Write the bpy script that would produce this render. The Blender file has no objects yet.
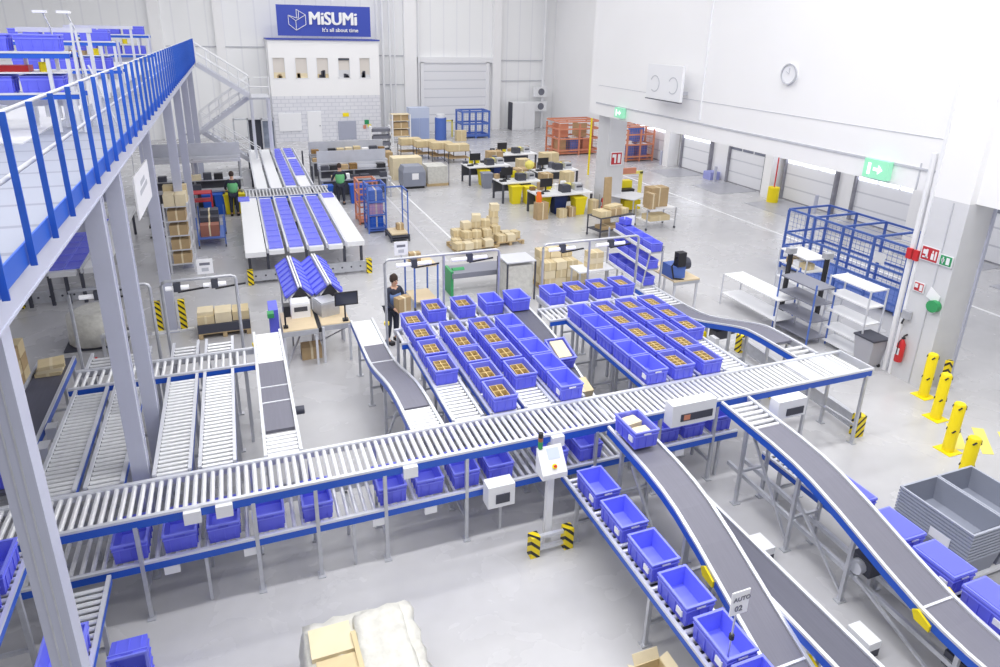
import bpy, bmesh, math, random
from mathutils import Vector, Matrix
random.seed(7)
COL = bpy.context.scene.collection
ORD = ['first','second','third','fourth','fifth','sixth','seventh','eighth','ninth','tenth','eleventh','twelfth','thirteenth','fourteenth']
# ------------------------------------------------------------------ materials
def lin(c):
    return tuple(((v/255)/12.92 if v/255 <= .04045 else ((v/255+.055)/1.055)**2.4) for v in c)
def mat(name, rgb, rough=.5, metal=0., noise=0., nscale=6., emit=None, estr=0., alpha=1., bump=0., spec=None, stretch=None):
    m = bpy.data.materials.new(name); m.use_nodes = True
    nt = m.node_tree; b = nt.nodes['Principled BSDF']
    c = lin(rgb)
    b.inputs['Base Color'].default_value = (*c, 1)
    b.inputs['Roughness'].default_value = rough
    b.inputs['Metallic'].default_value = metal
    if spec is not None: b.inputs['Specular IOR Level'].default_value = spec
    if emit: 
        b.inputs['Emission Color'].default_value = (*lin(emit), 1); b.inputs['Emission Strength'].default_value = estr
    if alpha < 1:
        b.inputs['Alpha'].default_value = alpha
    if noise > 0 or bump > 0:
        tc = nt.nodes.new('ShaderNodeTexCoord'); mp = nt.nodes.new('ShaderNodeMapping')
        nt.links.new(tc.outputs['Object'], mp.inputs[0])
        if stretch: mp.inputs['Scale'].default_value = stretch
        n = nt.nodes.new('ShaderNodeTexNoise'); n.inputs['Scale'].default_value = nscale; n.inputs['Detail'].default_value = 5
        nt.links.new(mp.outputs[0], n.inputs['Vector'])
        if noise > 0:
            r = nt.nodes.new('ShaderNodeMapRange')
            r.inputs['From Min'].default_value = .3; r.inputs['From Max'].default_value = .7
            r.inputs['To Min'].default_value = 1-noise; r.inputs['To Max'].default_value = 1+noise*.4
            nt.links.new(n.outputs['Fac'], r.inputs['Value'])
            mx = nt.nodes.new('ShaderNodeMix'); mx.data_type = 'RGBA'; mx.blend_type = 'MULTIPLY'; mx.inputs[0].default_value = 1
            mx.inputs[6].default_value = (*c, 1)
            nt.links.new(r.outputs[0], mx.inputs[7]); nt.links.new(mx.outputs[2], b.inputs['Base Color'])
        if bump > 0:
            bp = nt.nodes.new('ShaderNodeBump'); bp.inputs['Strength'].default_value = bump; bp.inputs['Distance'].default_value = .02
            nt.links.new(n.outputs['Fac'], bp.inputs['Height']); nt.links.new(bp.outputs[0], b.inputs['Normal'])
    return m
class M: pass
M.floor_dummy = None
M.zinc = mat('galvanised_steel', (205,207,214), .42, .55, .10, 9)
M.alu = mat('aluminium_profile', (226,228,236), .35, .35)
M.roller = mat('zinc_plated_roller', (244,245,248), .3, .35, .05, 20)
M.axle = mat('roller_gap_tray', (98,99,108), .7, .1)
M.darkmetal = mat('dark_metal', (82,84,96), .6, .3)
M.black = mat('black_plastic', (38,38,44), .5)
M.rail = mat('blue_painted_rail', (36,92,205), .4)
M.mezz = mat('blue_railing_paint', (40,92,196), .45)
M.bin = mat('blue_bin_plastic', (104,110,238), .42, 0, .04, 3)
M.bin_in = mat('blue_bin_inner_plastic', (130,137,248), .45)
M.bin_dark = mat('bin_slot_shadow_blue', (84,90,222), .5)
M.belt = mat('grey_conveyor_belt', (122,122,136), .6, 0, .06, 4, stretch=(14,.4,1))
M.beltdark = mat('dark_grey_conveyor_belt', (94,95,110), .6, 0, .08, 4, stretch=(14,.4,1))
M.white = mat('white_enamel', (240,241,245), .4)
M.paper = mat('white_paper', (246,246,250), .7)
M.ink = mat('grey_print', (120,122,135), .7)
M.card = mat('cardboard', (218,200,160), .8, 0, .08, 5)
M.card2 = mat('pale_cardboard', (232,218,186), .8, 0, .06, 5)
M.card3 = mat('brown_cardboard', (186,160,122), .8, 0, .1, 5)
M.goods = mat('brown_goods', (150,116,66), .7, 0, .45, 22)
M.divider = mat('cardboard_divider_edge', (205,180,122), .8)
M.wood = mat('wood_top', (226,206,172), .55, 0, .07, 5, stretch=(1,9,1))
M.pallet = mat('pallet_wood', (196,172,132), .8, 0, .12, 8)
M.yellow = mat('safety_yellow', (250,226,20), .45)
M.yellow2 = mat('pale_yellow', (238,226,120), .55)
M.ybin = mat('yellow_tub_plastic', (240,222,30), .5)
M.bbin = mat('royal_blue_tub_plastic', (28,92,200), .5)
M.navy = mat('navy_plastic', (30,50,110), .5)
M.red = mat('red_paint', (205,45,50), .4)
M.redwhite = mat('sign_red', (190,50,60), .5)
M.signgreen = mat('sign_green', (40,150,95), .5)
M.green = mat('green_plastic', (60,160,100), .5)
M.steelblue = mat('blue_painted_steel', (84,116,196), .45)
M.orange = mat('orange_painted_steel', (212,140,112), .5)
M.column = mat('light_grey_column_paint', (192,195,214), .45, 0, .03, 2)
M.wallw = mat('white_wall_panel', (246,246,248), .6, 0, .015, .6)
M.wallg = mat('light_grey_wall_panel', (228,229,234), .6, 0, .02, .6)
M.concrete = mat('precast_concrete', (216,217,222), .75, 0, .04, 2.5)
M.door = mat('dock_door_panel', (236,237,242), .5)
M.seam = mat('panel_seam', (196,198,206), .6)
M.doorglow = mat('daylit_door_window', (240,244,255), .3, emit=(240,244,255), estr=3.2)
M.doorwin = mat('unlit_door_window', (126,130,146), .3)
M.sealdark = mat('rubber_door_seal', (150,150,160), .7, 0, .3, 3)
M.gpanel = mat('grey_translucent_panel', (204,207,218), .35, 0, .08, 3)
M.tub = mat('grey_tub_plastic', (142,147,163), .45, 0, .04, 4)
M.tubrim = mat('grey_tub_rim', (172,177,192), .45)
M.film = mat('stretch_film', (214,213,207), .4, 0, .14, 9, bump=.8)
M.lamp = mat('tube_lamp', (250,250,255), .4, emit=(250,250,255), estr=.25)
M.exitglow = mat('exit_light_green', (150,222,185), .4, emit=(150,225,190), estr=.35)
M.exitwhite = mat('exit_light_white', (255,255,255), .4, emit=(255,255,255), estr=.7)
M.signblue = mat('sign_blue', (56,76,176), .5)
M.glassdark = mat('screen_glass', (60,64,80), .15)
M.mont = mat('pale_screen', (205,215,232), .3)
M.rack = mat('dark_shelf', (140,142,156), .45, .3)
M.skin = mat('skin', (214,170,145), .6)
M.hair = mat('dark_hair', (64,50,44), .8)
M.vest = mat('green_vest_cloth', (112,190,130), .8)
M.darkcloth = mat('dark_cloth', (52,56,72), .85)
M.bluecloth = mat('blue_shirt_cloth', (110,135,185), .85)
M.officebrick = None
M.winroom = mat('office_window_view', (222,216,210), .4)
M.mezzfloor = mat('mezzanine_floor_board', (222,223,228), .4, 0, .02, 1)
M.mesh = mat('blue_wire_mesh', (70,100,190), .5, alpha=.35)
M.orangemesh = mat('orange_wire_mesh', (225,140,105), .5, alpha=.35)
M.plastic_clear = mat('clear_film_bag', (236,236,232), .2, 0, .05, 3, alpha=.75, bump=.4)

def stripes_mat():
    m = bpy.data.materials.new('hazard_stripes'); m.use_nodes = True; nt = m.node_tree; b = nt.nodes['Principled BSDF']
    tc = nt.nodes.new('ShaderNodeTexCoord'); sp = nt.nodes.new('ShaderNodeSeparateXYZ'); nt.links.new(tc.outputs['Object'], sp.inputs[0])
    a = nt.nodes.new('ShaderNodeMath'); a.operation = 'ADD'; nt.links.new(sp.outputs[0], a.inputs[0]); nt.links.new(sp.outputs[2], a.inputs[1])
    a2 = nt.nodes.new('ShaderNodeMath'); a2.operation = 'ADD'; nt.links.new(a.outputs[0], a2.inputs[0]); nt.links.new(sp.outputs[1], a2.inputs[1])
    k = nt.nodes.new('ShaderNodeMath'); k.operation = 'MULTIPLY'; k.inputs[1].default_value = 6.2; nt.links.new(a2.outputs[0], k.inputs[0])
    f = nt.nodes.new('ShaderNodeMath'); f.operation = 'FRACT'; nt.links.new(k.outputs[0], f.inputs[0])
    g = nt.nodes.new('ShaderNodeMath'); g.operation = 'GREATER_THAN'; g.inputs[1].default_value = .62; nt.links.new(f.outputs[0], g.inputs[0])
    mx = nt.nodes.new('ShaderNodeMix'); mx.data_type = 'RGBA'; mx.inputs[6].default_value = (*lin((248,222,30)),1); mx.inputs[7].default_value = (*lin((40,38,40)),1)
    nt.links.new(g.outputs[0], mx.inputs[0]); nt.links.new(mx.outputs[2], b.inputs['Base Color']); b.inputs['Roughness'].default_value = .45
    return m
M.hazard = stripes_mat()
def floor_mat():
    m = bpy.data.materials.new('polished_concrete_floor'); m.use_nodes = True; nt = m.node_tree; b = nt.nodes['Principled BSDF']
    tc = nt.nodes.new('ShaderNodeTexCoord')
    def nz(scale, det, dist=0):
        n = nt.nodes.new('ShaderNodeTexNoise'); n.inputs['Scale'].default_value = scale; n.inputs['Detail'].default_value = det
        n.inputs['Distortion'].default_value = dist
        nt.links.new(tc.outputs['Object'], n.inputs['Vector']); return n
    n1, n2, n3 = nz(.3, 4, .5), nz(4.0, 8), nz(.9, 6, .3)
    def ramp(n, a, b_, lo, hi):
        r = nt.nodes.new('ShaderNodeMapRange'); r.inputs['From Min'].default_value = a; r.inputs['From Max'].default_value = b_
        r.inputs['To Min'].default_value = lo; r.inputs['To Max'].default_value = hi; nt.links.new(n.outputs['Fac'], r.inputs['Value']); return r
    def mul(x, y):
        q = nt.nodes.new('ShaderNodeMath'); q.operation = 'MULTIPLY'; nt.links.new(x.outputs[0], q.inputs[0]); nt.links.new(y.outputs[0], q.inputs[1]); return q
    q = mul(mul(ramp(n1, .3, .7, .95, 1.03), ramp(n2, .3, .7, .975, 1.015)), ramp(n3, .35, .7, .96, 1.02))
    mx = nt.nodes.new('ShaderNodeMix'); mx.data_type = 'RGBA'; mx.blend_type = 'MULTIPLY'; mx.inputs[0].default_value = 1
    mx.inputs[6].default_value = (*lin((196,196,200)), 1); nt.links.new(q.outputs[0], mx.inputs[7])
    nt.links.new(mx.outputs[2], b.inputs['Base Color'])
    r = ramp(n3, .3, .7, .2, .32); nt.links.new(r.outputs[0], b.inputs['Roughness'])
    b.inputs['Specular IOR Level'].default_value = .5
    return m
M.floor = floor_mat()
def brick_mat():
    m = bpy.data.materials.new('white_block_masonry'); m.use_nodes = True; nt = m.node_tree; b = nt.nodes['Principled BSDF']
    tc = nt.nodes.new('ShaderNodeTexCoord'); mp = nt.nodes.new('ShaderNodeMapping'); mp.inputs['Rotation'].default_value = (math.pi/2, 0, 0)
    nt.links.new(tc.outputs['Object'], mp.inputs[0])
    br = nt.nodes.new('ShaderNodeTexBrick'); br.inputs['Scale'].default_value = 1; br.inputs['Brick Width'].default_value = .5; br.inputs['Row Height'].default_value = .25
    br.inputs['Mortar Size'].default_value = .025
    br.inputs['Color1'].default_value = (*lin((228,229,236)),1); br.inputs['Color2'].default_value = (*lin((223,224,232)),1); br.inputs['Mortar'].default_value = (*lin((206,208,218)),1)
    nt.links.new(mp.outputs[0], br.inputs['Vector']); nt.links.new(br.outputs['Color'], b.inputs['Base Color']); b.inputs['Roughness'].default_value = .8
    return m
M.officebrick = brick_mat()
def ribbed_mat(name, rgb, rgb2, scale, axis):
    m = bpy.data.materials.new(name); m.use_nodes = True; nt = m.node_tree; b = nt.nodes['Principled BSDF']
    tc = nt.nodes.new('ShaderNodeTexCoord'); sp = nt.nodes.new('ShaderNodeSeparateXYZ'); nt.links.new(tc.outputs['Object'], sp.inputs[0])
    k = nt.nodes.new('ShaderNodeMath'); k.operation = 'MULTIPLY'; k.inputs[1].default_value = scale; nt.links.new(sp.outputs[axis], k.inputs[0])
    f = nt.nodes.new('ShaderNodeMath'); f.operation = 'FRACT'; nt.links.new(k.outputs[0], f.inputs[0])
    g = nt.nodes.new('ShaderNodeMath'); g.operation = 'GREATER_THAN'; g.inputs[1].default_value = .9; nt.links.new(f.outputs[0], g.inputs[0])
    mx = nt.nodes.new('ShaderNodeMix'); mx.data_type = 'RGBA'; mx.inputs[6].default_value = (*lin(rgb),1); mx.inputs[7].default_value = (*lin(rgb2),1)
    nt.links.new(g.outputs[0], mx.inputs[0]); nt.links.new(mx.outputs[2], b.inputs['Base Color']); b.inputs['Roughness'].default_value = .6
    return m
M.ribx = ribbed_mat('ribbed_back_wall', (246,247,249), (238,239,243), 1.0, 0)
M.ribd = ribbed_mat('sectional_door_panel', (236,237,242), (206,208,216), 1.6, 2)
M.grate = ribbed_mat('grating_panel', (150,155,172), (130,134,150), 1.25, 1)

# ------------------------------------------------------------------ mesh building
class MB:
    def __init__(s): s.v = []; s.f = []; s.mi = []; s.mats = []; s.sm = []
    def m(s, mt):
        if mt not in s.mats: s.mats.append(mt)
        return s.mats.index(mt)
    def add(s, vs, fs, mt, smooth=False):
        o = len(s.v); s.v += [tuple(v) for v in vs]; k = s.m(mt)
        for f in fs: s.f.append([i+o for i in f]); s.mi.append(k); s.sm.append(smooth)
        return s
    BF = [(0,3,2,1),(4,5,6,7),(0,1,5,4),(1,2,6,5),(2,3,7,6),(3,0,4,7)]
    def box(s, x0, x1, y0, y1, z0, z1, mt, rz=0., c=None):
        vs = [(x0,y0,z0),(x1,y0,z0),(x1,y1,z0),(x0,y1,z0),(x0,y0,z1),(x1,y0,z1),(x1,y1,z1),(x0,y1,z1)]
        if rz:
            cx, cy = c or ((x0+x1)/2, (y0+y1)/2); ca, sa = math.cos(rz), math.sin(rz)
            vs = [(cx+(x-cx)*ca-(y-cy)*sa, cy+(x-cx)*sa+(y-cy)*ca, z) for x,y,z in vs]
        return s.add(vs, s.BF, mt)
    def hexa(s, vs, mt): return s.add(vs, s.BF, mt)
    def bar(s, p, q, w, h, mt, up=(0,0,1)):
        p, q = Vector(p), Vector(q); d = (q-p).normalized(); u = Vector(up)
        if abs(d.dot(u)) > .98: u = Vector((0,1,0)) if abs(d.y) < .9 else Vector((1,0,0))
        r = d.cross(u).normalized()*w/2; n = r.cross(d).normalized()*h/2
        return s.add([p-r-n, p+r-n, q+r-n, q-r-n, p-r+n, p+r+n, q+r+n, q-r+n], s.BF, mt)
    def tube(s, pts, r, mt, n=8, smooth=True):
        pts = [Vector(p) for p in pts]; rings = []; o = len(s.v)
        for i, p in enumerate(pts):
            d = ((pts[i+1]-p) if i == 0 else (p-pts[i-1]) if i == len(pts)-1 else (pts[i+1]-pts[i-1])).normalized()
            u = Vector((0,0,1)) if abs(d.z) < .9 else Vector((1,0,0))
            a = d.cross(u).normalized(); b = d.cross(a).normalized()
            rr = r[i] if isinstance(r, (list,tuple)) else r
            rings.append([p+(a*math.cos(t)+b*math.sin(t))*rr for t in [2*math.pi*k/n for k in range(n)]])
        vs = [v for g in rings for v in g]; fs = []
        for i in range(len(pts)-1):
            for k in range(n): fs.append((i*n+k, i*n+(k+1)%n, (i+1)*n+(k+1)%n, (i+1)*n+k))
        s.add(vs, fs, mt, smooth)
        return s.add(vs, [tuple(range(n))[::-1], tuple((len(pts)-1)*n+k for k in range(n))], mt, False)
    def prism(s, poly, a0, a1, axis, mt):
        # poly: list of 2D points; axis: extrusion axis index
        def P(q, a):
            if axis == 0: return (a, q[0], q[1])
            if axis == 1: return (q[0], a, q[1])
            return (q[0], q[1], a)
        n = len(poly); vs = [P(q,a0) for q in poly]+[P(q,a1) for q in poly]
        fs = [tuple(range(n)), tuple(range(n,2*n))[::-1]]+[(i,(i+1)%n,n+(i+1)%n,n+i) for i in range(n)]
        return s.add(vs, fs, mt)
    def strip(s, prof, x0, x1, th, mt):
        # belt like body: prof = [(y,z)...] top line, thickness downwards
        for (y0,z0),(y1,z1) in zip(prof, prof[1:]):
            s.add([(x0,y0,z0-th),(x1,y0,z0-th),(x1,y1,z1-th),(x0,y1,z1-th),(x0,y0,z0),(x1,y0,z0),(x1,y1,z1),(x0,y1,z1)], s.BF, mt)
        return s
    def mesh(s, name):
        me = bpy.data.meshes.new(name); me.from_pydata(s.v, [], s.f)
        for mt in s.mats: me.materials.append(mt)
        me.polygons.foreach_set('material_index', s.mi); me.polygons.foreach_set('use_smooth', s.sm)
        bm = bmesh.new(); bm.from_mesh(me); bmesh.ops.recalc_face_normals(bm, faces=bm.faces); bm.to_mesh(me); bm.free()
        me.update(); return me
    def build(s, name, parent=None, loc=(0,0,0), rz=0., world=False):
        """world=True: the vertices are world coordinates, shifted to the parent's (or own) origin"""
        off = Vector(loc)
        if world and parent is not None:
            off = Vector(parent['_o'])
        if world: s.v = [tuple(Vector(v)-off) for v in s.v]
        o = bpy.data.objects.new(name, s.mesh(name)); COL.objects.link(o)
        if parent is not None:
            o.parent = parent
            if not world: o.location = loc
        else: o.location = loc
        if rz: o.rotation_euler = (0,0,rz)
        return o
def tag(o, label, cat, group=None, kind=None):
    o['label'] = label; o['category'] = cat
    if group: o['group'] = group
    if kind: o['kind'] = kind
    return o
def thing(name, label, cat, loc=(0,0,0), rz=0., group=None):
    o = bpy.data.objects.new(name, None); COL.objects.link(o); o.location = loc; o.rotation_euler = (0,0,rz); o.empty_display_size = .1
    o['_o'] = tuple(loc)
    return tag(o, label, cat, group)
def struct(name, mb, label=None):
    o = mb.build(name); o['kind'] = 'structure'
    if label: o['label'] = label
    return o
KIDS = {}
def children(o): return [c for c in bpy.data.objects if c.parent == o] if o.name not in KIDS else KIDS[o.name]
def freeze(o):
    KIDS[o.name] = [c for c in bpy.data.objects if c.parent == o]
    for c in KIDS[o.name]: freeze(c)
def dup(o, loc=None, rz=None, label=None, parent=None):
    c = o.copy(); COL.objects.link(c)
    if parent is not None: c.parent = parent
    if loc is not None: c.location = loc
    if rz is not None: c.rotation_euler = (0,0,rz)
    if label: c['label'] = label
    if o.name not in KIDS: freeze(o)
    for ch in KIDS[o.name]: dup(ch, parent=c)
    return c
class Proto:
    """first use moves the prototype itself, later uses copy it"""
    def __init__(s, o): s.o = o; s.used = False; freeze(o)
    def put(s, loc, label, rz=0., group=None):
        if not s.used: s.used = True; o = s.o; o.location = loc; o.rotation_euler = (0,0,rz); o['label'] = label
        else: o = dup(s.o, loc, rz, label)
        if group: o['group'] = group
        return o
def text_mb(mb, txt, size, origin, ux, uy, mt, bold=0., depth=.01):
    """letters as real extruded shapes; origin lower left, ux/uy unit vectors of the sign face"""
    cu = bpy.data.curves.new('t', 'FONT'); cu.body = txt; cu.size = size; cu.offset = bold; cu.extrude = depth; cu.resolution_u = 3
    ob = bpy.data.objects.new('t', cu); COL.objects.link(ob)
    dg = bpy.context.evaluated_depsgraph_get(); me = bpy.data.meshes.new_from_object(ob.evaluated_get(dg))
    ux, uy = Vector(ux), Vector(uy); n = ux.cross(uy); o = Vector(origin)
    xs = [v.co.x for v in me.vertices] or [0]
    mb.add([o+ux*v.co.x+uy*v.co.y+n*v.co.z for v in me.vertices], [tuple(p.vertices) for p in me.polygons], mt)
    w = max(xs)
    bpy.data.objects.remove(ob); bpy.data.curves.remove(cu); bpy.data.meshes.remove(me)
    return w

# ------------------------------------------------------------------ setting
X_WALL = 13.63
struct('floor', MB().box(-14, 30, -1, 54, -.2, 0, M.floor))
struct('wall_back', MB().box(-14, 30, 49.5, 49.8, 0, 16, M.ribx))
mb = MB().box(X_WALL, X_WALL+.35, 2.2, 24.1, 4.14, 15, M.wallw)
mb.box(X_WALL-.03, X_WALL, 9.5, 24.1, 4.575, 4.625, M.seam)                      # ledge line above the opening
mb.box(X_WALL-.012, X_WALL, 9.6, 24.0, 5.27, 5.285, M.seam)
mb.box(X_WALL-.02, X_WALL, 10.0, 10.03, 4.14, 4.72, M.seam)
for yy in (17.55,): mb.box(X_WALL-.05, X_WALL, yy-.02, yy+.02, 4.7, 15, M.white)
struct('wall_right', mb)
# dock wall far right with doors
mb = MB().box(23.95, 24.3, 10, 49.5, 0, 16, M.wallw)
struct('wall_dock', mb)
struct('wall_left', MB().box(-14.3, -14, 3, 49.5, 0, 16, M.wallw))
# upper fascia of the hall behind the first pillar (ledges and pipes)
mb = MB()
for x0, x1 in ((11.9,12.8),(18.7,19.35)): mb.box(x0, x1, 49.1, 49.5, 0, 16, M.wallw)
mb.box(-.6,-.05,49.15,49.5,0,16,M.wallw); mb.box(24.0,24.9,47.6,49.5,0,16,M.wallw); mb.box(-4.4,-3.7,49.15,49.5,0,16,M.wallw)
struct('trim_1', mb)
mb = MB().box(12.9, 18.9, 49.2, 49.5, 4.95, 5.35, M.white).box(13.1, 13.35, 49.2, 49.5, 0, 5, M.white).box(18.2, 18.45, 49.2, 49.5, 0, 5, M.white)
mb.box(9.7, 12.9, 49.42, 49.5, 5.4, 5.46, M.seam).box(18.9, 23.2, 49.42, 49.5, 5.1, 5.16, M.seam).box(9.7, 12, 49.42, 49.5, 3.4, 3.45, M.seam).box(19.3, 23.2, 49.42, 49.5, 3.6, 3.65, M.seam)
mb.box(-3.6, 2.4, 49.42, 49.5, 5.9, 5.96, M.seam)
struct('trim_2', mb)
d = MB().box(13.35, 18.2, 49.3, 49.5, 0, 4.95, M.ribd)
struct('door_back', d)
# dock doors : (y0,y1,lit window)
doors = [(31.7,35.9,1),(27.9,31.2,1),(22.9,27.0,0),(18.3,21.9,1),(13.4,17.4,0),(10.2,12.9,1),(36.9,40.2,1)]
doors = [(33.4,37.0,1),(29.5,31.9,1),(25.4,27.9,0),(21.2,24.0,1),(17.2,20.1,1),(13.6,16.4,0),(9.9,12.9,1)]
for i, (a, b, lit) in enumerate(doors):
    mb = MB().box(23.88, 23.96, a, b, 0.02, 2.02, M.ribd).box(23.90, 23.96, a, b, 2.02, 3.0, M.ribd)
    mb.box(23.86, 23.9, a+.02, b-.02, 0, .05, M.sealdark)
    o = struct('door_%d' % (i+1), mb)
    w = MB()
    k = max(3, int((b-a)/.9))
    for j in range(k):
        w.box(23.85, 23.885, a+.08+j*(b-a)/k, a+(j+1)*(b-a)/k-.03, 1.72, 2.12, M.doorglow if lit else M.doorwin)
    w.build('window_pane', o)
    s = MB()
    for yy in (a-.12, b+.0):
        s.box(23.75, 23.95, yy, yy+.1, 0, 3.0, M.sealdark)
    s.build('door_seal', o)
    mat_ = MB().box(21.6, 23.6, a+.25, b-.25, 0, .008, M.concrete)
    lv = struct('trim_%d' % (30+i), MB().box(21.5, 23.7, a+.2, b-.2, 0.0, .012, mat('dock_leveller_plate_%d' % i, (178,179,188), .35, .15, .08, 2)))
# white pillars between the dock doors
for i, y in enumerate((32.6, 24.5, 16.9)):
    struct('trim_%d' % (10+i), MB().box(23.2, 23.9, y-.25, y+.25, 0, 9, M.wallw))
# annex ceiling lights: bright roof light band above the docks
# floor markings
mb = MB().box(19.3, 19.4, 9, 33, 0, .006, M.white).box(7.0,7.08,20.5,34,0,.006,M.white).box(6.1,6.2,20,31,0,.006,mat('faded_line',(206,206,212),.5))
struct('trim_20', mb)
mb = MB()
for k in range(4):
    e, n_ = k*.55, k*.36-(.02*k)
    q_ = [(12.0+e*.62,6.88-e*.5),(12.18+e*.62,6.79-e*.5),(12.86+e*.62,7.45-e*.5),(12.68+e*.62,7.57-e*.5)]
    mb.hexa([(x,y,0) for x,y in q_]+[(x,y,.006) for x,y in q_], M.yellow2)
struct('trim_21', mb, 'yellow crossing stripes painted on the floor')
# pillar with signs (right)
mb = MB().box(13.45, 14.2, 8.7, 9.55, 0, 4.14, M.concrete).box(13.45, 14.2, 8.7, 9.55, 4.14, 15, M.wallw)
mb.box(13.42, 13.45, 9.46, 9.52, 0, 15, M.white).box(13.43,13.45,9.0,9.02,0,4.1,M.seam)
struct('pillar_right', mb)
struct('trim_22', MB().box(14.2, 14.27, 8.66, 8.74, 0, 4.14, M.column).tube([(13.5,9.68,0),(13.5,9.68,5)], .06, M.white, 10))
# first pillar
mb = MB().box(14.2, 15.0, 23.9, 24.8, 0, 4.14, M.concrete).box(13.7, 15.0, 23.9, 24.8, 4.14, 15, M.wallw)
struct('pillar_middle', mb)

# ------------------------------------------------------------------ office block
off = thing('office_block', 'white two storey office block at the back with five windows', 'office block', (6.0,46.7,0))
MB().box(2.45, 9.55, 46.7, 49.4, 0, 2.95, M.officebrick).build('lower_wall', off, world=True)
mb = MB().box(2.45, 9.55, 46.7, 49.4, 5.35, 6.45, M.wallw).box(2.45,9.55,46.7,49.4,2.95,4.05,M.wallw)
wx = [(2.65,3.45),(4.05,4.85),(5.4,6.2),(6.8,7.6),(8.2,8.95)]
xs = [2.45]+[v for p in wx for v in p]+[9.55]
for a, b in zip(xs[::2], xs[1::2]): mb.box(a, b, 46.7, 49.4, 4.05, 5.35, M.wallw)
mb.build('upper_wall', off, world=True)
MB().box(2.4, 9.62, 46.6, 49.45, 6.45, 6.53, M.signblue).build('roof', off, world=True)
for i, (a, b) in enumerate(wx):
    w = MB().box(a, b, 46.8, 46.85, 4.05, 5.35, M.winroom)
    w.box(a+.04, b-.04, 46.785, 46.8, 4.09, 4.09+(.35,.3,.25,.5,.2)[i], (M.card2,M.card2,M.card,M.concrete,M.concrete)[i])
    w.box(a, a+.04, 46.68, 46.8, 4.05, 5.35, M.white).box(b-.04, b, 46.68, 46.8, 4.05, 5.35, M.white).box(a, b, 46.68, 46.8, 4.05, 4.09, M.white)
    wo = w.build('window', off, world=True)
    s = MB()
    if i == 3: s.box(a, b, 46.72, 46.78, 5.22, 5.34, M.darkmetal)
    for j in range(3):
        xx = a+.1+random.random()*(b-a-.35); s.box(xx, xx+.18, 46.74, 46.78, 4.1, 4.2+random.random()*.4, M.darkmetal if i > 1 else M.card3)
    wo['_o'] = (6.0,46.7,0)
    so = s.build('furniture', wo, world=True)
MB().box(4.6, 5.5, 46.62, 46.72, 0, 1.95, M.white).tube([(5.42,46.6,1.0),(5.36,46.6,1.0)], .03, M.darkmetal).build('door', off, world=True)
MB().box(6.6, 7.8, 46.62, 46.72, 0, 1.25, mat('grey_shutter',(168,172,190),.5)).build('shutter', off, world=True)
MB().box(2.75, 4.2, 46.63, 46.7, .7, 1.85, M.white).build('whiteboard', off, world=True)
MB().box(6.95,7.35,46.66,46.7,1.55,1.8,M.yellow).build('yellow_plate', off, world=True)
MB().box(8.4,8.7,46.66,46.7,1.0,1.3,M.signgreen).box(8.3,8.5,46.66,46.7,.7,.95,M.orange).box(8.6,8.85,46.66,46.7,.8,1.0,M.yellow2).build('stickers', off, world=True)
sg = thing('company_sign', 'wide blue company sign with white logo and lettering on the office roof', 'sign', (6.1,46.7,6.6))
MB().box(3.15, 9.05, 46.62, 46.74, 6.7, 8.55, M.signblue).build('panel', sg, world=True)
mb = MB()
for q_ in range(4): text_mb(mb, 'MiSUMi', 1.08, (5.1+q_*.03,46.58-q_*.004,7.4+(q_ % 2)*.03), (1,0,0), (0,0,1), M.white, .0, .03)
xs_ = [v[0] for v in mb.v]; sc_ = 3.05/(max(xs_)-min(xs_)); mb.v = [(5.12+(v[0]-min(xs_))*sc_, v[1], v[2]) for v in mb.v]
mb.build('name_lettering', sg, world=True)
mb = MB(); text_mb(mb, "It's all about time", .34, (5.9,46.58,6.98), (1,0,0), (0,0,1), M.white, .004, .02)
xs_ = [v[0] for v in mb.v]; sc_ = 2.3/(max(xs_)-min(xs_)); mb.v = [(5.92+(v[0]-min(xs_))*sc_, v[1], v[2]) for v in mb.v]
mb.build('slogan_lettering', sg, world=True)
mb = MB(); L = lambda a, b: mb.bar((3.85+a[0]*.0082,46.6,8.42-a[1]*.0108), (3.85+b[0]*.0082,46.6,8.42-b[1]*.0108), .03, .07, M.white, (0,1,0)) 
P_ = dict(a=(0,45), b=(55,75), c=(55,128), d=(0,95), e=(130,42), f=(130,95), g=(75,60), h=(62,12), i=(62,60), j=(80,20), k=(92,118), l=(92,60))
for x, y in ('ab','bc','cd','da','be','cf','ef','hi','hj','je','ig','gj','ai'): L(P_[x], P_[y])
mb.build('cube_logo', sg, world=True)

# ------------------------------------------------------------------ wall things
t = thing('wall_screen', 'large white projection screen mounted high on the right wall', 'screen', (13.2,18.9,5.2))
MB().box(13.1, 13.2, 17.97, 19.87, 5.2, 6.29, M.white).build('panel', t, world=True)
MB().box(13.2, X_WALL, 18.3, 18.4, 5.4, 5.5, M.zinc).box(13.2, X_WALL, 19.4, 19.5, 5.4, 5.5, M.zinc).box(13.08,13.2,17.97,19.87,5.17,5.2,M.darkmetal).build('bracket', t, world=True)
mb = MB()
for cy in (18.4, 19.4):
    for k in range(14):
        a, b = [2*math.pi*(k+q)/18+.5 for q in (0,1)]
        mb.bar((13.095,cy+.25*math.cos(a),5.68+.25*math.sin(a)), (13.095,cy+.25*math.cos(b),5.68+.25*math.sin(b)), .03, .01, M.seam, (1,0,0))
mb.build('printed_dial', t, world=True)
t = thing('wall_clock', 'round white wall clock with a thin grey rim on the right wall', 'clock', (13.6,14.1,6.3))
MB().tube([(13.63,14.1,6.3),(13.57,14.1,6.3)], .25, M.white, 24).build('face', t, world=True)
mb = MB()
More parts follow.
